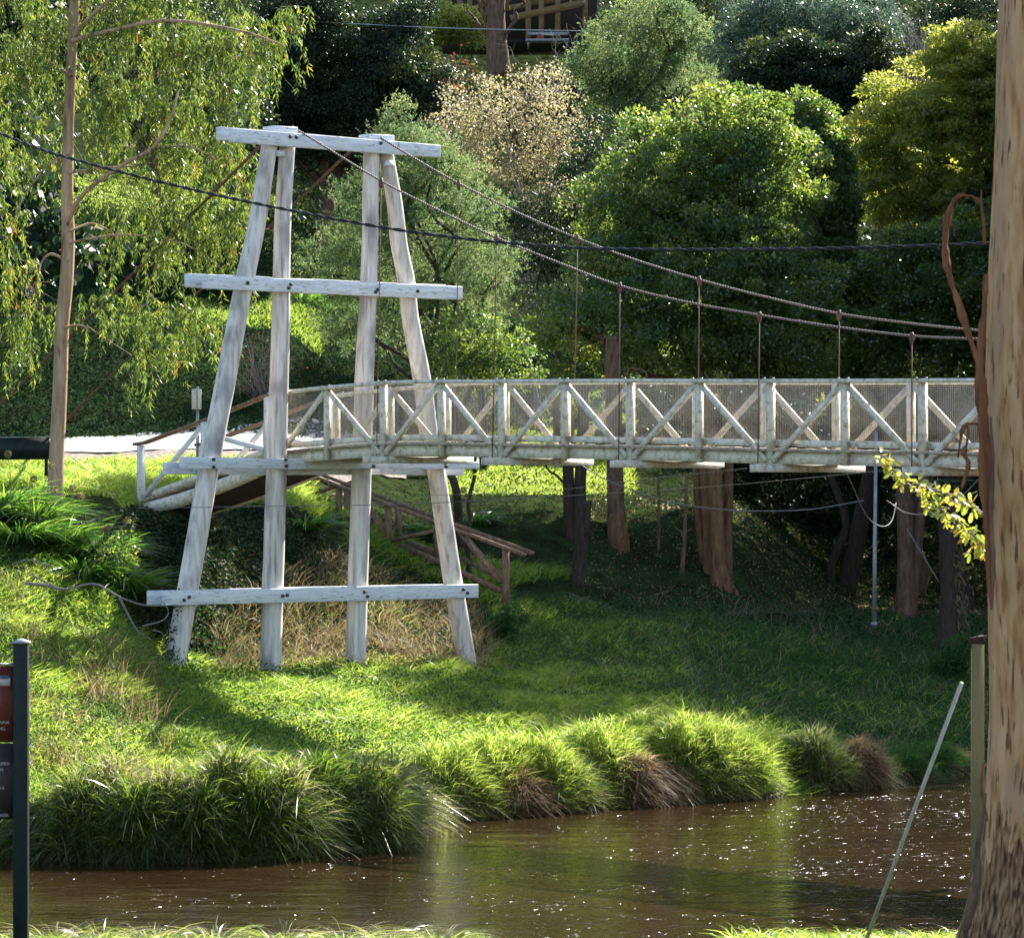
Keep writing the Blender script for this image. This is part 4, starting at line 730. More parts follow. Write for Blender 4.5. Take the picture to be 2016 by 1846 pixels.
rn = np.clip(np.repeat(R.random(ns), m_)*.5+R.random(len(k))*.5, 0, 1)
leaves('crown', L_euc, eg, pos, dd, R.uniform(.09, .18, len(k)), R.uniform(.017, .028, len(k)), rn)
sel = R.choice(ns, 60, replace=False); pos = sp[sel][:, None]+R.normal(0, .07, (60, 7, 3))+[0, 0, -.2]; pos = pos.reshape(-1, 3)
leaves('dying_leaves', L_red if False else mat_leaf('orange_dying_leaves', [(0, (.35, .10, .03)), (1, (.45, .18, .03))], [(0, (.7, .22, .05)), (1, (.8, .35, .05))]), eg, pos, np.stack([R.normal(0, .3, len(pos)), R.normal(0, .3, len(pos)), -np.ones(len(pos))], 1), .13, .024)
mb = MB()
for i in range(len(C)): limb(mb, C[i]+R.normal(0, .12, 3), C[i]+R.normal(0, .25, 3)+[R.choice([-1, 1])*.25, 0, -.1], .008, .003, .15, 3, sides=3)
tag(mb.build('twigs', bark_twig, eg, True), kind='stuff')
# ------------------------------------------------------------------ foreground gum at the right edge
YG = 20.0
gt = thing('big_gum_tree', P(2080, 1900, YG), 'massive smooth tan gum trunk with peeling bark filling the right edge', 'tree')
lf = [(-900, 2015), (-300, 1988), (0, 1966), (300, 1960), (500, 1948), (640, 1942), (900, 1938), (1200, 1944), (1400, 1949), (1600, 1938), (1700, 1926), (1780, 1915), (1850, 1898), (1920, 1875), (1980, 1850)]
rf = [(-900, 2170), (-300, 2180), (0, 2190), (500, 2200), (900, 2210), (1400, 2215), (1700, 2235), (1850, 2270), (1980, 2330)]
ys = np.arange(-900, 1981, 20.0); V = []; nS = 72
xl = np.interp(ys, *zip(*lf)); xr = np.interp(ys, *zip(*rf)); kk = np.ones(9)/9; pad = lambda a: np.convolve(np.pad(a, 4, 'edge'), kk, 'valid'); xl, xr = pad(xl), pad(xr)
th = np.arange(nS)/nS*2*math.pi; rg = np.random.default_rng(4)
ph = rg.uniform(0, 6.28, 6)
for y, a, b_ in zip(ys, xl, xr):
    c = P((a+b_)/2, y, YG); r = (b_-a)/2/F*YG; fl = np.clip((y-1500)/450, 0, 1)
    rr = r*(1+.012*np.cos(3*th+ph[0]+y*.002)+.010*np.cos(5*th+ph[1]+y*.003)+.006*np.cos(9*th+ph[2]-y*.004)+fl*.07*np.cos(6*th+ph[3])+.003*rg.normal(0, 1, nS))
    V.append(np.stack([c[0]+np.cos(th)*rr, c[1]+np.sin(th)*rr, np.full(nS, c[2])], 1))
V = np.array(V).reshape(-1, 3); n_ = len(ys); I = np.arange(n_*nS).reshape(n_, nS); I2 = np.roll(I, -1, 1)
# bark: tan with grey streaks, dark weeping marks, rough brown skirt near the ground (a real change of bark)
m, nt, N, L = new_mat('gum_trunk_bark')
out = N.new('ShaderNodeOutputMaterial'); b = N.new('ShaderNodeBsdfPrincipled'); tc = N.new('ShaderNodeTexCoord')
def nz(scale, ns, det=6):
    mp = N.new('ShaderNodeMapping'); mp.inputs['Scale'].default_value = scale; n = N.new('ShaderNodeTexNoise'); n.inputs['Scale'].default_value = ns; n.inputs['Detail'].default_value = det
    L.new(tc.outputs['Object'], mp.inputs[0]); L.new(mp.outputs[0], n.inputs[0]); return n
def mixc(fac, a, col):
    x = N.new('ShaderNodeMixRGB'); L.new(fac, x.inputs[0]); L.new(a, x.inputs[1]); x.inputs[2].default_value = (*col, 1); return x.outputs[0]
a1 = nz((9, 9, 1.6), 2.2, 10); c1 = ramp(N, [(.33, (.33, .14, .055)), (.45, (.48, .245, .105)), (.55, (.55, .305, .145)), (.72, (.60, .38, .21))]); L.new(a1.outputs[0], c1.inputs[0])
a2 = nz((3, 3, .5), 1.5, 5); f2 = ramp(N, [(.55, (0, 0, 0)), (.62, (.7, .7, .7))]); L.new(a2.outputs[0], f2.inputs[0]); cc = mixc(f2.outputs[0], c1.outputs[0], (.42, .26, .16))
a3 = nz((26, 26, 3.4), 1.3, 3); f3 = ramp(N, [(.60, (0, 0, 0)), (.66, (1, 1, 1))]); L.new(a3.outputs[0], f3.inputs[0]); cc = mixc(f3.outputs[0], cc, (.16, .065, .03))
sx = N.new('ShaderNodeSeparateXYZ'); L.new(tc.outputs['Object'], sx.inputs[0])
a4 = nz((7, 7, 1.2), 2, 5); m1 = N.new('ShaderNodeMath'); m1.operation = 'MULTIPLY_ADD'; m1.inputs[1].default_value = 2.2; L.new(a4.outputs[0], m1.inputs[0]); 
m0 = N.new('ShaderNodeMath'); m0.operation = 'MULTIPLY'; m0.inputs[1].default_value = -1.0; L.new(sx.outputs[2], m0.inputs[0]); L.new(m0.outputs[0], m1.inputs[2])
f4 = ramp(N, [(.30, (0, 0, 0)), (.36, (1, 1, 1))]); L.new(m1.outputs[0], f4.inputs[0])
a5 = nz((14, 14, 2.6), 3, 10); c5 = ramp(N, [(.38, (.05, .02, .01)), (.47, (.19, .085, .04)), (.56, (.30, .155, .075)), (.7, (.44, .27, .15))]); L.new(a5.outputs[0], c5.inputs[0])
x5 = N.new('ShaderNodeMixRGB'); L.new(f4.outputs[0], x5.inputs[0]); L.new(cc, x5.inputs[1]); L.new(c5.outputs[0], x5.inputs[2])
L.new(x5.outputs[0], b.inputs['Base Color']); b.inputs['Roughness'].default_value = .75; b.inputs['Specular IOR Level'].default_value = .25
bp = N.new('ShaderNodeBump'); bp.inputs['Strength'].default_value = .5; bp.inputs['Distance'].default_value = .02
mm = N.new('ShaderNodeMath'); mm.operation = 'MULTIPLY_ADD'; mm.inputs[1].default_value = 1.2; L.new(a1.outputs[0], mm.inputs[0]); L.new(a5.outputs[0], mm.inputs[2]); L.new(mm.outputs[0], bp.inputs['Height']); L.new(bp.outputs[0], b.inputs['Normal']); L.new(b.outputs[0], out.inputs[0])
quads('trunk', V, np.stack([I[:-1], I[1:], I2[1:], I2[:-1]], -1).reshape(-1, 4), m, gt, None, True)
def ribbon(pts, wid, name='peeling_bark', mat=bark_loose, side=(1, .3, 0), th=.006):
    c = spline(pts, 8); n = len(c); w = np.interp(np.linspace(0, 1, n), np.linspace(0, 1, len(wid)), wid)*(.72+.16*np.sin(np.arange(n)*.55)+.1*np.sin(np.arange(n)*1.7)); c = c+np.cumsum(R.normal(0, .0012, c.shape), 0); d = unit(np.gradient(c, axis=0)); s0 = np.asarray(side, float)
    s = unit(s0[None]-d*(d@s0)[:, None]); nn = np.cross(d, s); V = []
    for i in range(n):
        cu = nn[i]*w[i]*.35
        V += [c[i]-s[i]*w[i]/2, c[i]+cu, c[i]+s[i]*w[i]/2, c[i]+s[i]*w[i]/2+nn[i]*th, c[i]+cu+nn[i]*th, c[i]-s[i]*w[i]/2+nn[i]*th]
    I = np.arange(n*6).reshape(n, 6); I2 = np.roll(I, -1, 1); Q = np.stack([I[:-1], I2[:-1], I2[1:], I[1:]], -1).reshape(-1, 4)
    return quads(name, V, Q, mat, gt, None, True)
g = 19.7
ribbon([P(1932, 398, g), P(1915, 384, g), P(1885, 386, g), P(1866, 420, g), P(1858, 480, g), P(1868, 540, g), P(1890, 610, g), P(1915, 690, g), P(1936, 760, g)], [.015, .02, .03, .045, .055, .05, .055, .05, .02])
ribbon([P(1900, 380, g), P(1880, 392, g), P(1862, 430, g), P(1856, 500, g)], [.004, .018, .03, .01])
ribbon([P(1932, 372, g), P(1936, 430, g), P(1940, 480, g)], [.004, .03, .02])
ribbon([P(1940, 540, g), P(1937, 600, g), P(1930, 680, g), P(1928, 760, g), P(1940, 850, g), P(1952, 960, g)], [.03, .045, .06, .09, .07, .04])
ribbon([P(1938, 640, g), P(1926, 700, g), P(1932, 800, g), P(1937, 920, g), P(1944, 1060, g), P(1950, 1200, g)], [.02, .04, .07, .08, .06, .02])
ribbon([P(1950, 820, g-.05), P(1955, 900, g-.05), P(1952, 1000, g-.05), P(1957, 1100, g-.05), P(1955, 1200, g-.05)], [.01, .03, .035, .03, .01], mat=bark_brown)
ribbon([P(1932, 838, g), P(1908, 832, g), P(1892, 850, g), P(1884, 900, g)], [.01, .03, .03, .01])
ribbon([P(1905, 836, g), P(1902, 870, g), P(1896, 890, g), P(1906, 910, g), P(1902, 940, g), P(1896, 962, g)], [.01, .02, .045, .03, .035, .01])
ribbon([P(1935, 1500, g), P(1932, 1560, g), P(1942, 1620, g)], [.01, .03, .01])
ribbon([P(1940, 1560, g-.1), P(1925, 1660, g-.1), P(1922, 1740, g-.1), P(1905, 1800, g-.1), P(1895, 1850, g-.1)], [.01, .05, .06, .06, .03], mat=bark_brown)
# crown of the big gum: above the frame, its leaves high out of view
mb = MB()
for a in range(9):
    e = P(2090, -1500, YG)+np.array([2.6*math.cos(a*.7), 2.6*math.sin(a*.7), R.uniform(-.3, 2)]); limb(mb, P(2092, -880, YG), e, .16, .04, .05)
mb.build('limbs', bark_euc, gt, True)
# ------------------------------------------------------------------ yellowing oak spray
ok = thing('oak_sapling', P(2035, 1900, 26), 'oak sapling spray of backlit yellow green leaves reaching left from behind the gum', 'sapling')
mb = MB(); st1 = spline([P(2050, 1900, 26), P(2040, 1500, 26), P(2030, 1200, 26), P(1990, 1060, 26), P(1930, 1010, 26), P(1900, 985, 25.9), P(1850, 968, 25.8), P(1800, 950, 25.7), P(1760, 925, 25.6), P(1738, 895, 25.5)], 8)
mb.tube(st1, np.linspace(.03, .002, len(st1)), 6); st2 = spline([P(2000, 1150, 26), P(1955, 1090, 26), P(1920, 1058, 26), P(1890, 1030, 26), P(1850, 1000, 25.8), P(1825, 985, 25.8)], 8); mb.tube(st2, np.linspace(.012, .003, len(st2)), 6)
st3 = spline([P(1960, 1100, 26), P(1935, 1085, 26), P(1915, 1075, 26)], 6); mb.tube(st3, .003, 5)
mb.build('stems', bark_twig, ok, True)
def oakleaf(c, d, nrm, L0):
    d = unit(d); s = unit(np.cross(d, nrm)); prof = [(0, .03), (.12, .10), (.22, .30), (.30, .17), (.42, .40), (.50, .22), (.62, .46), (.70, .26), (.82, .34), (.92, .20), (1, .02)]
    l = [c+d*L0*t-s*L0*w*.62 for t, w in prof]; m_ = [c+d*L0*t+np.cross(s, d)*L0*.05*math.sin(t*3) for t, w in prof]; r = [c+d*L0*t+s*L0*w*.62 for t, w in prof]
    V = np.array(l+m_+r); n = len(prof); Q = [(i, i+1, n+i+1, n+i) for i in range(n-1)]+[(n+i, n+i+1, 2*n+i+1, 2*n+i) for i in range(n-1)]
    return V, np.array(Q)
VV = []; QQ = []; RR = []; off = 0
spn = [st1[i] for i in range(int(len(st1)*.50), len(st1))]*2+[st2[i] for i in range(int(len(st2)*.2), len(st2))]*2+list(st3)*2
for c in spn:
    for j in range(2):
        d = R.normal(0, 1, 3); d[2] -= .35; L0 = R.uniform(.045, .085); v, q = oakleaf(c+unit(d)*.012+R.normal(0, .022, 3)*[1, 1, .7]-[0, 0, .01], d, R.normal(0, .55, 3)+[0, -.3, 1], L0)
        VV.append(v); QQ.append(q+off); off += len(v); RR += [R.random()]*len(q)
quads('foliage', np.vstack(VV), np.vstack(QQ), L_oak, ok, RR)
# ------------------------------------------------------------------ grass and other ground cover
def field(x0, x1, Y0, Y1, n):
    Y = np.sqrt(R.uniform(Y0**2, Y1**2, n)); x = R.uniform(x0, x1, n); X = (x-CX)/F*Y
    Z = ground(X, Y); y = HY-F*(Z-H)/Y; return x, y, X, Y, Z
def inpoly(x, y, poly):
    c = np.zeros(len(x), bool); n = len(poly)
    for i in range(n):
        (x1, y1), (x2, y2) = poly[i], poly[(i+1) % n]
        k = ((y1 > y) != (y2 > y)) & (x < (x2-x1)*(y-y1)/(y2-y1+1e-9)+x1); c ^= k
    return c
IVY = [(225, 1010), (520, 1000), (690, 1030), (700, 1120), (560, 1180), (560, 1290), (440, 1300), (250, 1240), (180, 1130)]
x, y, X, Y, Z = field(-60, 2100, 54.5, 84, 560000)
ye = edgeY(x); n1 = fbm(X*.7, Y*.7); n2 = fbm(X*2.3+9, Y*2.3)
AGA = [(-60, 960), (120, 965), (235, 985), (265, 1060), (230, 1110), (-60, 1080)]
keep = (Y > ye-.02) & ~inpoly(x, y, AGA) & ~inpoly(x, y, IVY) & (R.random(len(x)) < np.clip(.75+n1*.8, .25, 1)*np.clip(1.5-(Y-56)/40, .35, 1))
DRY = [(430, 1240), (560, 1140), (690, 1085), (960, 1190), (960, 1300), (420, 1312)]
keep &= ~(inpoly(x, y, DRY) & (R.random(len(x)) < .85))
keep &= ~((x > 1000) & (Y > 80.5+(x-1000)*.009) & (Y < 82+(x-1000)*.012))
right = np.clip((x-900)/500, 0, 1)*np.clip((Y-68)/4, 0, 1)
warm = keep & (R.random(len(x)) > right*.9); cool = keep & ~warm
def gset(msk, name, mat, lab, h0, w, droop=.55, lean=.38):
    p = np.stack([X[msk], Y[msk], Z[msk]-.03], 1); hh = h0*R.uniform(.5, 1.25, msk.sum())*(1+.9*np.clip(n1[msk], -.6, .7)); r = np.clip(.42+n2[msk]*.5+R.normal(0, .2, msk.sum()), 0, 1)
    tag(grass(name, mat, None, p, hh, w, lean, droop, 2, r), lab, kind='stuff')
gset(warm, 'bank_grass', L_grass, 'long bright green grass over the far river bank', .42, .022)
gset(cool, 'shaded_grass', L_grass_shade, 'grass coloured darker for the shade on the bank right of the tower', .26, .02)
# weeds with small leaves among the grass
def cover(name, mat, lab, poly, n, Y0, Y1, ll, lw, hh, upr=.6):
    px = np.array(poly); x, y, X, Y, Z = field(px[:, 0].min(), px[:, 0].max(), Y0, Y1, n); k = inpoly(x, y, poly) & (Y > edgeY(x)+.1); m = k.sum()
    b = fbm(X[k]*1.6, Y[k]*1.6)
    pos = np.stack([X[k], Y[k], Z[k]+hh*R.random(m)*(1+b)], 1); d = np.stack([R.normal(0, 1, m), R.normal(-.3, 1, m), R.normal(.2, .6, m)], 1)
    nr = np.stack([R.normal(0, upr, m), R.normal(-.5, upr, m), np.ones(m)], 1); r = np.clip(.5+b*.4+R.normal(0, .25, m), 0, 1)
    return tag(leaves(name, mat, None, pos, d, ll*R.uniform(.6, 1.3, m), lw, r, nr), lab, kind='stuff')
cover('ivy', L_ivy, 'dark ivy blanket covering the steep bank under the ramp', IVY, 60000, 70, 80, .085, .075, .14)
cover('weeds', L_cover, 'leafy low weeds on the shaded bank at right', [(950, 1180), (2050, 1225), (2050, 1480), (1700, 1500), (1450, 1400), (1000, 1330)], 110000, 70, 93, .065, .045, .22)
cover('dry_bank_weeds', L_matte, 'dark tangled creeper between the tower posts', DRY, 26000, 69, 84, .08, .06, .25)
cover('leaf_litter', L_brown, 'brown fallen leaves and bark scattered on the shaded slope', [(1120, 980), (2050, 1000), (2050, 1250), (1250, 1228), (1120, 1150)], 22000, 80, 110, .07, .05, .04, .4)
cover('slope_weeds', L_matte, 'low green plants over the dark slope under the trees', [(640, 1000), (1050, 900), (2050, 1000), (2050, 1235), (1000, 1215), (760, 1150)], 60000, 76, 112, .075, .045, .20)
cover('roadside_weeds', L_matte, 'dark creeping plants on the bank behind the road', [(-100, 420), (1050, 420), (1050, 860), (-100, 885)], 150000, 92, 122, .10, .06, .3)
x, y, X, Y, Z = field(370, 630, 102.5, 109, 16000)
tag(grass('terrace_grass', L_grass, None, np.stack([X, Y, Z+.1], 1), .3*R.uniform(.5, 1.3, len(X)), .03, .4, .4, 1, np.clip(R.normal(.35, .2, len(X)), 0, 1)), 'pale sunlit grass terrace seen between the tower posts', kind='stuff')
cover('bank_weeds', L_cover, 'mixed weeds among grass on the left bank', [(-50, 1060), (260, 1120), (560, 1300), (1000, 1330), (980, 1500), (100, 1500), (-50, 1500)], 45000, 56, 75, .06, .035, .3)
# lawn strips
for nm, lab, x0, x1, Y0, Y1, n in (('lawn', 'short sunlit grass strip in front of the road', -120, 1000, 74.5, 84, 90000), ('upper_lawn', 'short mown grass terrace above the dark bank', -120, 700, 106, 130, 60000), ('glade_grass', 'bright grass glade seen below the deck beyond the stairs', 880, 1250, 86, 112, 50000)):
    x, y, X, Y, Z = field(x0, x1, Y0, Y1, n); k = ~inpoly(x, y, IVY) & (y < 975)
    if nm == 'lawn': k &= (Y < 81.6+np.clip(x-200, 0, 800)*.010)
    tag(grass(nm, L_grass, None, np.stack([X[k], Y[k], Z[k]-.01], 1), (.09 if nm != 'glade_grass' else .2)*R.uniform(.6, 1.3, k.sum()), .022, .4, .4, 1, np.clip(R.normal(.5, .2, k.sum()), 0, 1)), lab, kind='stuff')
# hillside undergrowth: clumped leaves over the upper slope
x, y, X, Y, Z = field(-500, 2700, 100, 190, 2200); k = (fbm(X*.2, Y*.2) > -.25) & ~((x < 560) & (y > 330) & (y < 640)) & ~((Y < 118) & (x < 1000) & (x > -50) & (y > 560)) & ~((x > 820) & (x < 1180) & (Y > 118) & (Y < 142))
C = np.stack([X[k], Y[k], Z[k]+R.uniform(.1, 1.8, k.sum())], 1); per = 75; ci = np.repeat(np.arange(len(C)), per); u = unit(R.normal(0, 1, (len(ci), 3))); cs = R.uniform(.5, 1.3, len(C))
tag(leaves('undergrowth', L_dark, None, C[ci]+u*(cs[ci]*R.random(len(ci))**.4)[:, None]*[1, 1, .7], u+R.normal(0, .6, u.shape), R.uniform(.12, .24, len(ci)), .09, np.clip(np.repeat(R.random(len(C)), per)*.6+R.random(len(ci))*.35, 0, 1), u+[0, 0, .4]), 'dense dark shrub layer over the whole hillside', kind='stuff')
x, y, X, Y, Z = field(950, 1950, 66, 92, 6000); k = (y > 1190) & (Y > edgeY(x)+1) & (fbm(X*.9+3, Y*.9) > .05)
tag(grass('tall_weeds', L_straw, None, np.stack([X[k], Y[k], Z[k]], 1), R.uniform(.35, .9, k.sum()), .012, .3, .5, 2), 'thin dry weed stalks standing in the shaded grass at right', kind='stuff')
# dry stalks in front of the ivy
x, y, X, Y, Z = field(-60, 1000, 56, 79, 60000); k = ((inpoly(x, y, [(560, 1130), (700, 1080), (960, 1180), (960, 1320), (420, 1330), (430, 1240)]) & (fbm(X*2, Y*2) > -.25)) | (inpoly(x, y, [(-60, 1110), (260, 1150), (330, 1300), (250, 1480), (-60, 1500)]) & (fbm(X*1.3+7, Y*1.3) > .12) & (R.random(len(x)) < .4))) & (R.random(len(x)) < .9)
tag(grass('dry_stalks', L_straw, None, np.stack([X[k], Y[k], Z[k]], 1), R.uniform(.35, .95, k.sum()), .012, .35, .5, 2), 'dry straw coloured stalks behind the tower feet', kind='stuff')
x, y, X, Y, Z = field(40, 330, 57, 68, 2600); k = fbm(X*1.5+3, Y*1.5) > .1
tag(grass('seeding_docks', L_brown, None, np.stack([X[k], Y[k], Z[k]], 1), R.uniform(.4, .9, k.sum()), .016, .2, .3, 2), 'rusty seed stalks scattered over the left bank', kind='stuff')
# tussocks on the water's edge

def tussock(px, off, hgt, n, mat, lab, spread=.3, wd=.015, droop=.9, rlo=0, rhi=1, up=(1.0, 2.4), zb=.12):
    e = float(edgeY(np.array([px]))[0]); Y = e+off; X = (px-CX)/F*Y
    c = np.array([X, Y, max(gnd(X, Y), zb)]); r = thing('grass_tussock', c, lab, 'tussock', 'grass tussocks at the water edge')
    a = R.uniform(0, 2*math.pi, n); q = R.random(n)**.5; pos = c+np.stack([np.cos(a)*q*spread, np.sin(a)*q*spread, -q*.18+R.uniform(-.06, .1, n)], 1)
    out_ = .15+q*.8; d = np.stack([np.cos(a)*out_+R.normal(0, .28, n), np.sin(a)*out_+R.normal(0, .2, n), np.ones(n)*R.uniform(*up, n)], 1); V, Q = blades(pos, d, hgt*R.uniform(.5, 1.2, n)*(1+.12*np.sin(a*3+px)), wd*R.uniform(.6, 1.5, n), droop*R.uniform(.4, 1.5, n), 4)
    quads('foliage', V, Q, mat, r, np.repeat(np.clip(R.beta(1.2, 1.05, n)*(rhi-rlo)+rlo, 0, 1), 4))
TW = dict(L_tuss=L_tuss, L_brown=L_brown, L_grass=L_grass)
def mound(px, off, rad, hgt, n, mat, lab, bl=.36, wd=.013, droop=.8, rlo=0, rhi=1, upw=.9):
    e = float(edgeY(np.array([px]))[0]); Y = e+off; X = (px-CX)/F*Y
    c = np.array([X, Y, .05]); r = thing('grass_tussock', c, lab, 'tussock', 'grass tussocks at the water edge')
    ph = R.uniform(0, 2*math.pi, n); cz = R.random(n)**.8; sr = np.sqrt(1-cz**2); nrm = np.stack([np.cos(ph)*sr, np.sin(ph)*sr, cz], 1)
    bump = 1+.13*np.sin(ph*3+px)+.08*np.sin(ph*7+cz*5+px*2)+R.normal(0, .05, n)
    pos = c+nrm*np.array([rad, rad*.85, hgt])*bump[:, None]*.86; d = nrm*.75+np.array([0, 0, upw])+R.normal(0, .4, (n, 3))
    V, Q = blades(pos, d, bl*R.uniform(.45, 1.3, n), wd*R.uniform(.6, 1.5, n), droop*R.uniform(.3, 1.6, n), 3)
    quads('foliage', V, Q, mat, r, np.repeat(np.clip(R.beta(1.5, 1.5, n)*(rhi-rlo)+rlo, 0, 1), 3))
    # dead thatch inside the mound
    m_ = n//3; ph = R.uniform(0, 2*math.pi, m_); cz = R.random(m_); sr = np.sqrt(1-cz**2); nrm = np.stack([np.cos(ph)*sr, np.sin(ph)*sr, cz], 1); pos = c+nrm*np.array([rad, rad*.85, hgt])*.72
    V, Q = blades(pos, nrm+R.normal(0, .5, (m_, 3))-[0, 0, .3], .3, .02, .8, 2); quads('dead_thatch', V, Q, L_straw if mat is not L_brown else L_brown, r, np.repeat(R.random(m_)*.5, 2))
for px, off, rad, hg, n, mat, kw, lb in ((862, .8, .85, 1.15, 5600, L_grass, {}, 'yellow green mound right of the bank corner'), (925, .45, .42, .5, 2200, L_tuss, dict(bl=.45, droop=.9), 'low shaggy tussock over the muddy gap'), (962, 1.1, .9, 1.25, 5600, L_grass, {}, 'tall lit mound behind the low shaggy tussock'), (1010, .45, .5, .6, 2600, L_brown, dict(bl=.45, droop=1.0), 'reddish tussock with orange tips above the water'),
      (1066, .8, .8, 1.15, 5600, L_grass, {}, 'lit mound left of the olive one'), (1118, .6, .6, .75, 3400, L_tuss, dict(bl=.42, droop=.8), 'olive tussock between lit mound and brown dome'), (1175, 1.2, .9, 1.35, 5600, L_grass, {}, 'yellow lit mound rising behind the brown domes'),
      (1240, .55, .48, .8, 3800, L_brown, dict(bl=.36, droop=1.1, upw=.6), 'dry brown dome of dead grass, the wider of two'), (1296, .5, .36, .6, 2600, L_brown, dict(bl=.34, droop=1.2, upw=.5), 'brown tussock drooping to the water right of the wide dome'), (1345, 1.0, .85, 1.4, 6000, L_grass, {}, 'tallest bright green mound right of the brown domes'), (1402, .75, .8, 1.2, 5600, L_grass, {}, 'bright green mound near the end of the lit bank'), (1455, .75, .7, .95, 4600, L_grass, {}, 'lime green rightmost mound of the lit bank'),
      (1600, .8, .45, .9, 2400, L_tuss, dict(bl=.55, upw=1.6), 'tall thin green tussock beside the straw coloured one'), (1645, .6, .4, .6, 1800, L_grass, {}, 'low tussock with yellow tips between tall and straw ones'), (1692, .45, .42, .75, 3400, L_brown, dict(bl=.36, droop=1.1, rlo=.4), 'straw coloured tussock alone near the sparkling water'), (1770, .7, .6, .45, 2200, L_grass_shade, {}, 'low shaded mound right of the straw coloured tussock'), (1830, .8, .6, .5, 2200, L_grass_shade, {}, 'low shaded mound behind the leaning pole'), (1870, .5, .35, .35, 1200, L_brown, {}, 'small shaded tussock left of the green post'), (40, .6, .5, .7, 2200, L_tuss, {}, 'weedy tussock just left of the sign post'),
      (700, .62, .8, 1.25, 3600, L_tuss, dict(bl=.5, wd=.021, droop=1.1, rlo=.0, rhi=.8, upw=.7), 'big rounded grey green tussock at the bank corner'), (765, .8, .6, 1.1, 2200, L_tuss, dict(bl=.5, wd=.022, droop=1.2, rlo=.3, rhi=1, upw=.6), 'pale drooping tussock hanging over the bank corner')):
    mound(px, off, rad, hg, n, mat, lb, **kw)
for px, off, rad, hg, n, rlo, rhi, lb in ((92, .6, .42, .8, 1500, 0, .7, 'leafy tussock beside the dark sign post'), (158, .45, .5, 1.1, 2200, 0, .85, 'second tussock from the sign post, yellow green core'), (222, 1.0, .5, 1.25, 2200, .35, 1, 'pale topped tussock at the back of the left clump'), (262, .42, .45, .95, 2000, 0, .6, 'tussock with bright green core below the dry tops'), (330, .75, .5, 1.15, 2200, .3, 1, 'straw topped tussock left of the middle of the clump'),
      (388, .4, .45, .95, 2000, 0, .65, 'short dark tussock in front at the middle of the left clump'), (448, .85, .55, 1.4, 2600, 0, .9, 'tallest arching tussock in the middle of the left clump'), (505, .42, .45, 1.05, 2100, 0, .7, 'fresh green tussock right of the tallest one'), (565, .6, .52, 1.2, 2300, 0, 1, 'dense tussock left of the dark one'), (628, .8, .55, 1.3, 2500, 0, .5, 'dark tussock behind the rounded grey one'), (808, .4, .28, .45, 900, .3, 1, 'small straggling tussock touching the water right of the corner')):
    mound(px, off, rad, hg, n, L_tuss, lb, bl=.62, wd=.021, droop=1.0, rlo=rlo, rhi=rhi, upw=1.1)
# agapanthus clumps
ag = [(10, 1000, 'strap leaved clump at the far left edge'), (70, 1010, 'strap leaved clump left of the gum trunk foot'), (130, 1020, 'strap leaved clump right under the gum trunk'), (195, 1020, 'sunlit strap leaved clump right of the gum trunk'), (240, 1050, 'strap leaved clump drooping beside the ramp foot'), (-40, 1020, 'strap leaved clump just out of view at left'), (40, 1050, 'lower strap leaved clump in front at left'), (165, 1060, 'lower strap leaved clump in shade')]
def strap(px, py, Y, lab, n=240, hg=.8, mat=L_aga, name='agapanthus', cat='plant', group='strap leaved plants', heads=2):
    X = (px-CX)/F*Y; c = np.array([X, Y, gnd(X, Y)]); r = thing(name, c, lab, cat, group)
    a = R.uniform(0, 2*math.pi, n); q = R.random(n)**.5; pos = c+np.stack([np.cos(a)*q*.35, np.sin(a)*q*.35, 0*a], 1)
    d = np.stack([np.cos(a)*.75, np.sin(a)*.75, R.uniform(.7, 1.6, n)], 1); V, Q = blades(pos, d, hg*R.uniform(.6, 1.2, n), R.uniform(.03, .05, n), R.uniform(.5, 1.1, n), 4)
    quads('leaves', V, Q, mat, r, np.repeat(R.random(n), 4))
    for i in range(heads):
        t = c+np.array([R.normal(0, .3), R.normal(-.1, .2), hg*R.uniform(.9, 1.15)]); MB().tube(spline([c+R.normal(0, .08, 3)*[1, 1, 0], (c+t)/2+R.normal(0, .03, 3), t], 4), .007, 5).build('flower_stalk', bark_twig, r, True)
        dd = unit(R.normal(0, 1, (70, 3))); leaves('seed_head', L_seed, r, t+dd*.03, dd, .06, .028)
for px, py, lb in ag: strap(px, py, 72.3+(1020-py)*.03, lb, heads=2 if px in (10, 130, 240) else 1, n=330, hg=1.15)
for px, py, Y, lb in ((110, 430, 111, 'dark strap leaved clump left on the upper bank'), (190, 430, 111, 'dark strap leaved clump behind the gum trunk'), (360, 440, 111, 'dark strap leaved clump behind the gum branches'), (440, 450, 111, 'strap leaved clump left of the tower on the upper bank'), (590, 460, 111, 'strap leaved clump between the tower posts, higher on the bank'), (640, 465, 111, 'strap leaved clump beside the wattle, higher on the bank')):
    strap(px, py, Y, lb, 420, 1.3, heads=0)
for px, py, Y, lb in ((860, 985, 85.5, 'strap leaved clump under the deck behind the stairs, left one'), (930, 985, 86.5, 'strap leaved clump under the deck behind the stairs, right one'), (600, 1010, 78.4, 'yellowing strap leaved plant between the middle posts')):
    strap(px, py, Y, lb, 260, .8, heads=1)
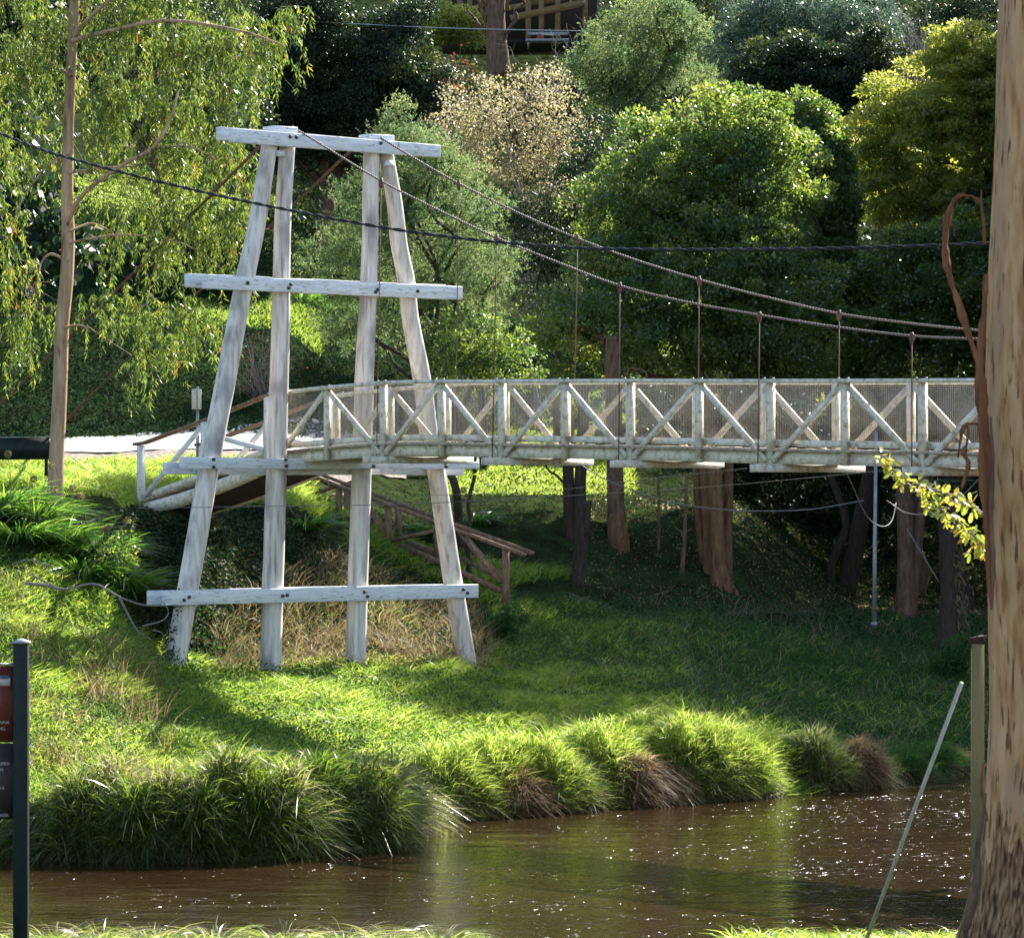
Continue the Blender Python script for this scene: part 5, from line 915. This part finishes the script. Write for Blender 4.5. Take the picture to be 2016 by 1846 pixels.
# bushes on bank
tree('ivy_bush', 'small glossy leaved bush glittering beside the dead branch on the left bank', 'bush', (205, 1180), 71, [(200, 1140, 30, 45), (235, 1090, 25, 40), (160, 1180, 45, 25), (225, 1180, 20, 40)], L_gloss, bark_dark, 46, 90, .25, .055, .05, 'broad', .02)
tree('leafy_bush', 'leafy green bush at the foot of the stairs right of the tower', 'bush', (985, 1270), 77, [(985, 1245, 30, 28), (965, 1275, 25, 20), (1010, 1215, 18, 18)], L_cover, bark_dark, 36, 100, .24, .07, .045, 'broad', .02)
tree('edge_bush', 'small lit bush left of the green post on the shaded bank', 'bush', (1880, 1330), 80, [(1860, 1310, 25, 20), (1890, 1290, 20, 30)], L_cover, bark_dark, 26, 90, .24, .07, .045, 'broad', .02)
db = thing('dead_branch', P(50, 1140, 70), 'fallen grey branch with crooked twigs lying on the left bank', 'branch')
mb = MB()
for ch, r0 in (([(25, 1110), (55, 1102), (90, 1112), (120, 1130)], .014), ([(50, 1148), (90, 1152), (130, 1160), (185, 1149), (230, 1172), (280, 1190), (330, 1192)], .035), ([(235, 1175), (250, 1205), (270, 1240), (300, 1260)], .03), ([(280, 1232), (318, 1222), (332, 1205), (322, 1185)], .02), ([(270, 1240), (282, 1275)], .015), ([(60, 1130), (100, 1150), (120, 1160)], .02), ([(300, 1240), (318, 1245), (326, 1262)], .016)):
    c = spline([P(x, y, 68.5) for x, y in ch], 5); mb.tube(c, np.linspace(r0, r0*.4, len(c)), 6, .05)
mb.build('wood', bark_twig, db, True)
fbk = thing('bent_twig', P(540, 1165, 71.3), 'dark bent twig hooked over the lowest beam at the second post', 'twig')
MB().tube(spline([P(520, 1155, 71.2), P(545, 1162, 71.2), P(553, 1180, 71.15), P(556, 1210, 71.15)], 5), .012, 5).build('wood', bark_dark, fbk, True)
# near bank grass
n = 40000; x = R.uniform(-100, 2300, n); Y = R.uniform(22, 30.5, n); X = (x-CX)/F*Y; Z = ground(X, Y); b_ = fbm(X*1.2, Y*1.2)
hx = np.where((x > 960) & (x < 1440), .05, np.where(x < 1000, .20, .25))
tag(grass('near_grass', L_grass, None, np.stack([X, Y, Z], 1), hx*R.uniform(.5, 1.2, n)*(1+.5*b_), .009, .45, .6, 3, np.clip(.4+.4*b_+R.normal(0, .2, n), 0, 1)), 'sunlit grass on the near bank along the bottom edge', kind='stuff')
for i, (px, lb) in enumerate(((110, 'pale arching tussock at the bottom edge beside sign post'), (200, 'second pale tussock from the sign post along bottom edge'), (300, 'third pale tussock along the bottom edge'), (420, 'low tussock at the bottom edge below the first pale gap'), (560, 'small pale tussock at the bottom under the reed clump'), (680, 'pale tussock at bottom edge left of the green reflection'), (770, 'tussock at the bottom edge under the green reflection'), (870, 'last pale tussock of the bottom edge row'))):
    Yn = 27.5; X = (px-CX)/F*Yn; c = np.array([X, Yn, gnd(X, Yn)]); r = thing('grass_tussock', c, lb, 'tussock', 'grass tussocks on the near bank'); m_ = 260
    a = R.uniform(0, 2*math.pi, m_); pos = c+np.stack([np.cos(a)*.08, np.sin(a)*.08, 0*a], 1); d = np.stack([np.cos(a)*.8, np.sin(a)*.8, R.uniform(.7, 1.6, m_)], 1)
    V, Q = blades(pos, d, .46*R.uniform(.5, 1.15, m_), .010, R.uniform(.6, 1.4, m_), 5); quads('foliage', V, Q, L_tuss, r, np.repeat(R.uniform(.3, 1, m_), 5))
# ------------------------------------------------------------------ light, sky, camera
hm = bpy.data.materials.new('thin_haze'); hm.use_nodes = True; hn = hm.node_tree.nodes; hn.clear()
ho = hn.new('ShaderNodeOutputMaterial'); hv = hn.new('ShaderNodeVolumePrincipled'); hv.inputs['Color'].default_value = (.82, .90, 1, 1); hv.inputs['Density'].default_value = HAZE; hv.inputs['Anisotropy'].default_value = .3
hm.node_tree.links.new(hv.outputs[0], ho.inputs['Volume'])
if HAZE:
    a, b_, c, d, z0, z1 = -340, 340, -62, 345, -3, 125
    hz = quads('haze', [(a, c, z0), (b_, c, z0), (b_, d, z0), (a, d, z0), (a, c, z1), (b_, c, z1), (b_, d, z1), (a, d, z1)], [(0, 3, 2, 1), (4, 5, 6, 7), (0, 1, 5, 4), (1, 2, 6, 5), (2, 3, 7, 6), (3, 0, 4, 7)], hm)
    tag(hz, 'thin pale haze filling the valley', kind='stuff')
SUN_AZ, SUN_EL = math.radians(34), math.radians(36)
sd = np.array([math.sin(SUN_AZ)*math.cos(SUN_EL), math.cos(SUN_AZ)*math.cos(SUN_EL), math.sin(SUN_EL)])
sl = bpy.data.lights.new('sun', 'SUN'); sl.energy = 5; sl.angle = math.radians(.53); sl.color = (1, .95, .86)
so = bpy.data.objects.new('sun', sl); COL.objects.link(so); so.rotation_euler = Vector(sd).to_track_quat('Z', 'Y').to_euler(); so.location = (20, 60, 60)
w = bpy.data.worlds.new('World'); S.world = w; w.use_nodes = True; N = w.node_tree.nodes; L = w.node_tree.links
sk = N.new('ShaderNodeTexSky'); sk.sky_type = 'NISHITA'; sk.sun_disc = False; sk.sun_elevation = SUN_EL; sk.sun_rotation = SUN_AZ
bg = N['Background']; L.new(sk.outputs[0], bg.inputs[0]); bg.inputs[1].default_value = .105
cam = bpy.data.cameras.new('camera'); co = bpy.data.objects.new('camera', cam); COL.objects.link(co); S.camera = co
cam.sensor_width = 36; cam.lens = F/2016*36; cam.clip_end = 900; cam.clip_start = .5
co.location = (0, 0, H); co.rotation_euler = (math.pi/2+math.atan((HY-923)/F), 0, 0)
cam.dof.use_dof = True; cam.dof.focus_distance = 71; cam.dof.aperture_fstop = 15
S.view_settings.view_transform = 'Standard'; S.view_settings.look = 'None'; S.view_settings.exposure = 1.62; S.view_settings.gamma = 1
S.cycles.use_denoising = True; S.cycles.denoising_prefilter = 'FAST'; S.cycles.max_bounces = 7; S.cycles.diffuse_bounces = 4; S.cycles.transmission_bounces = 4; S.cycles.sample_clamp_indirect = 6
S.cycles.use_adaptive_sampling = True; S.cycles.adaptive_threshold = .01
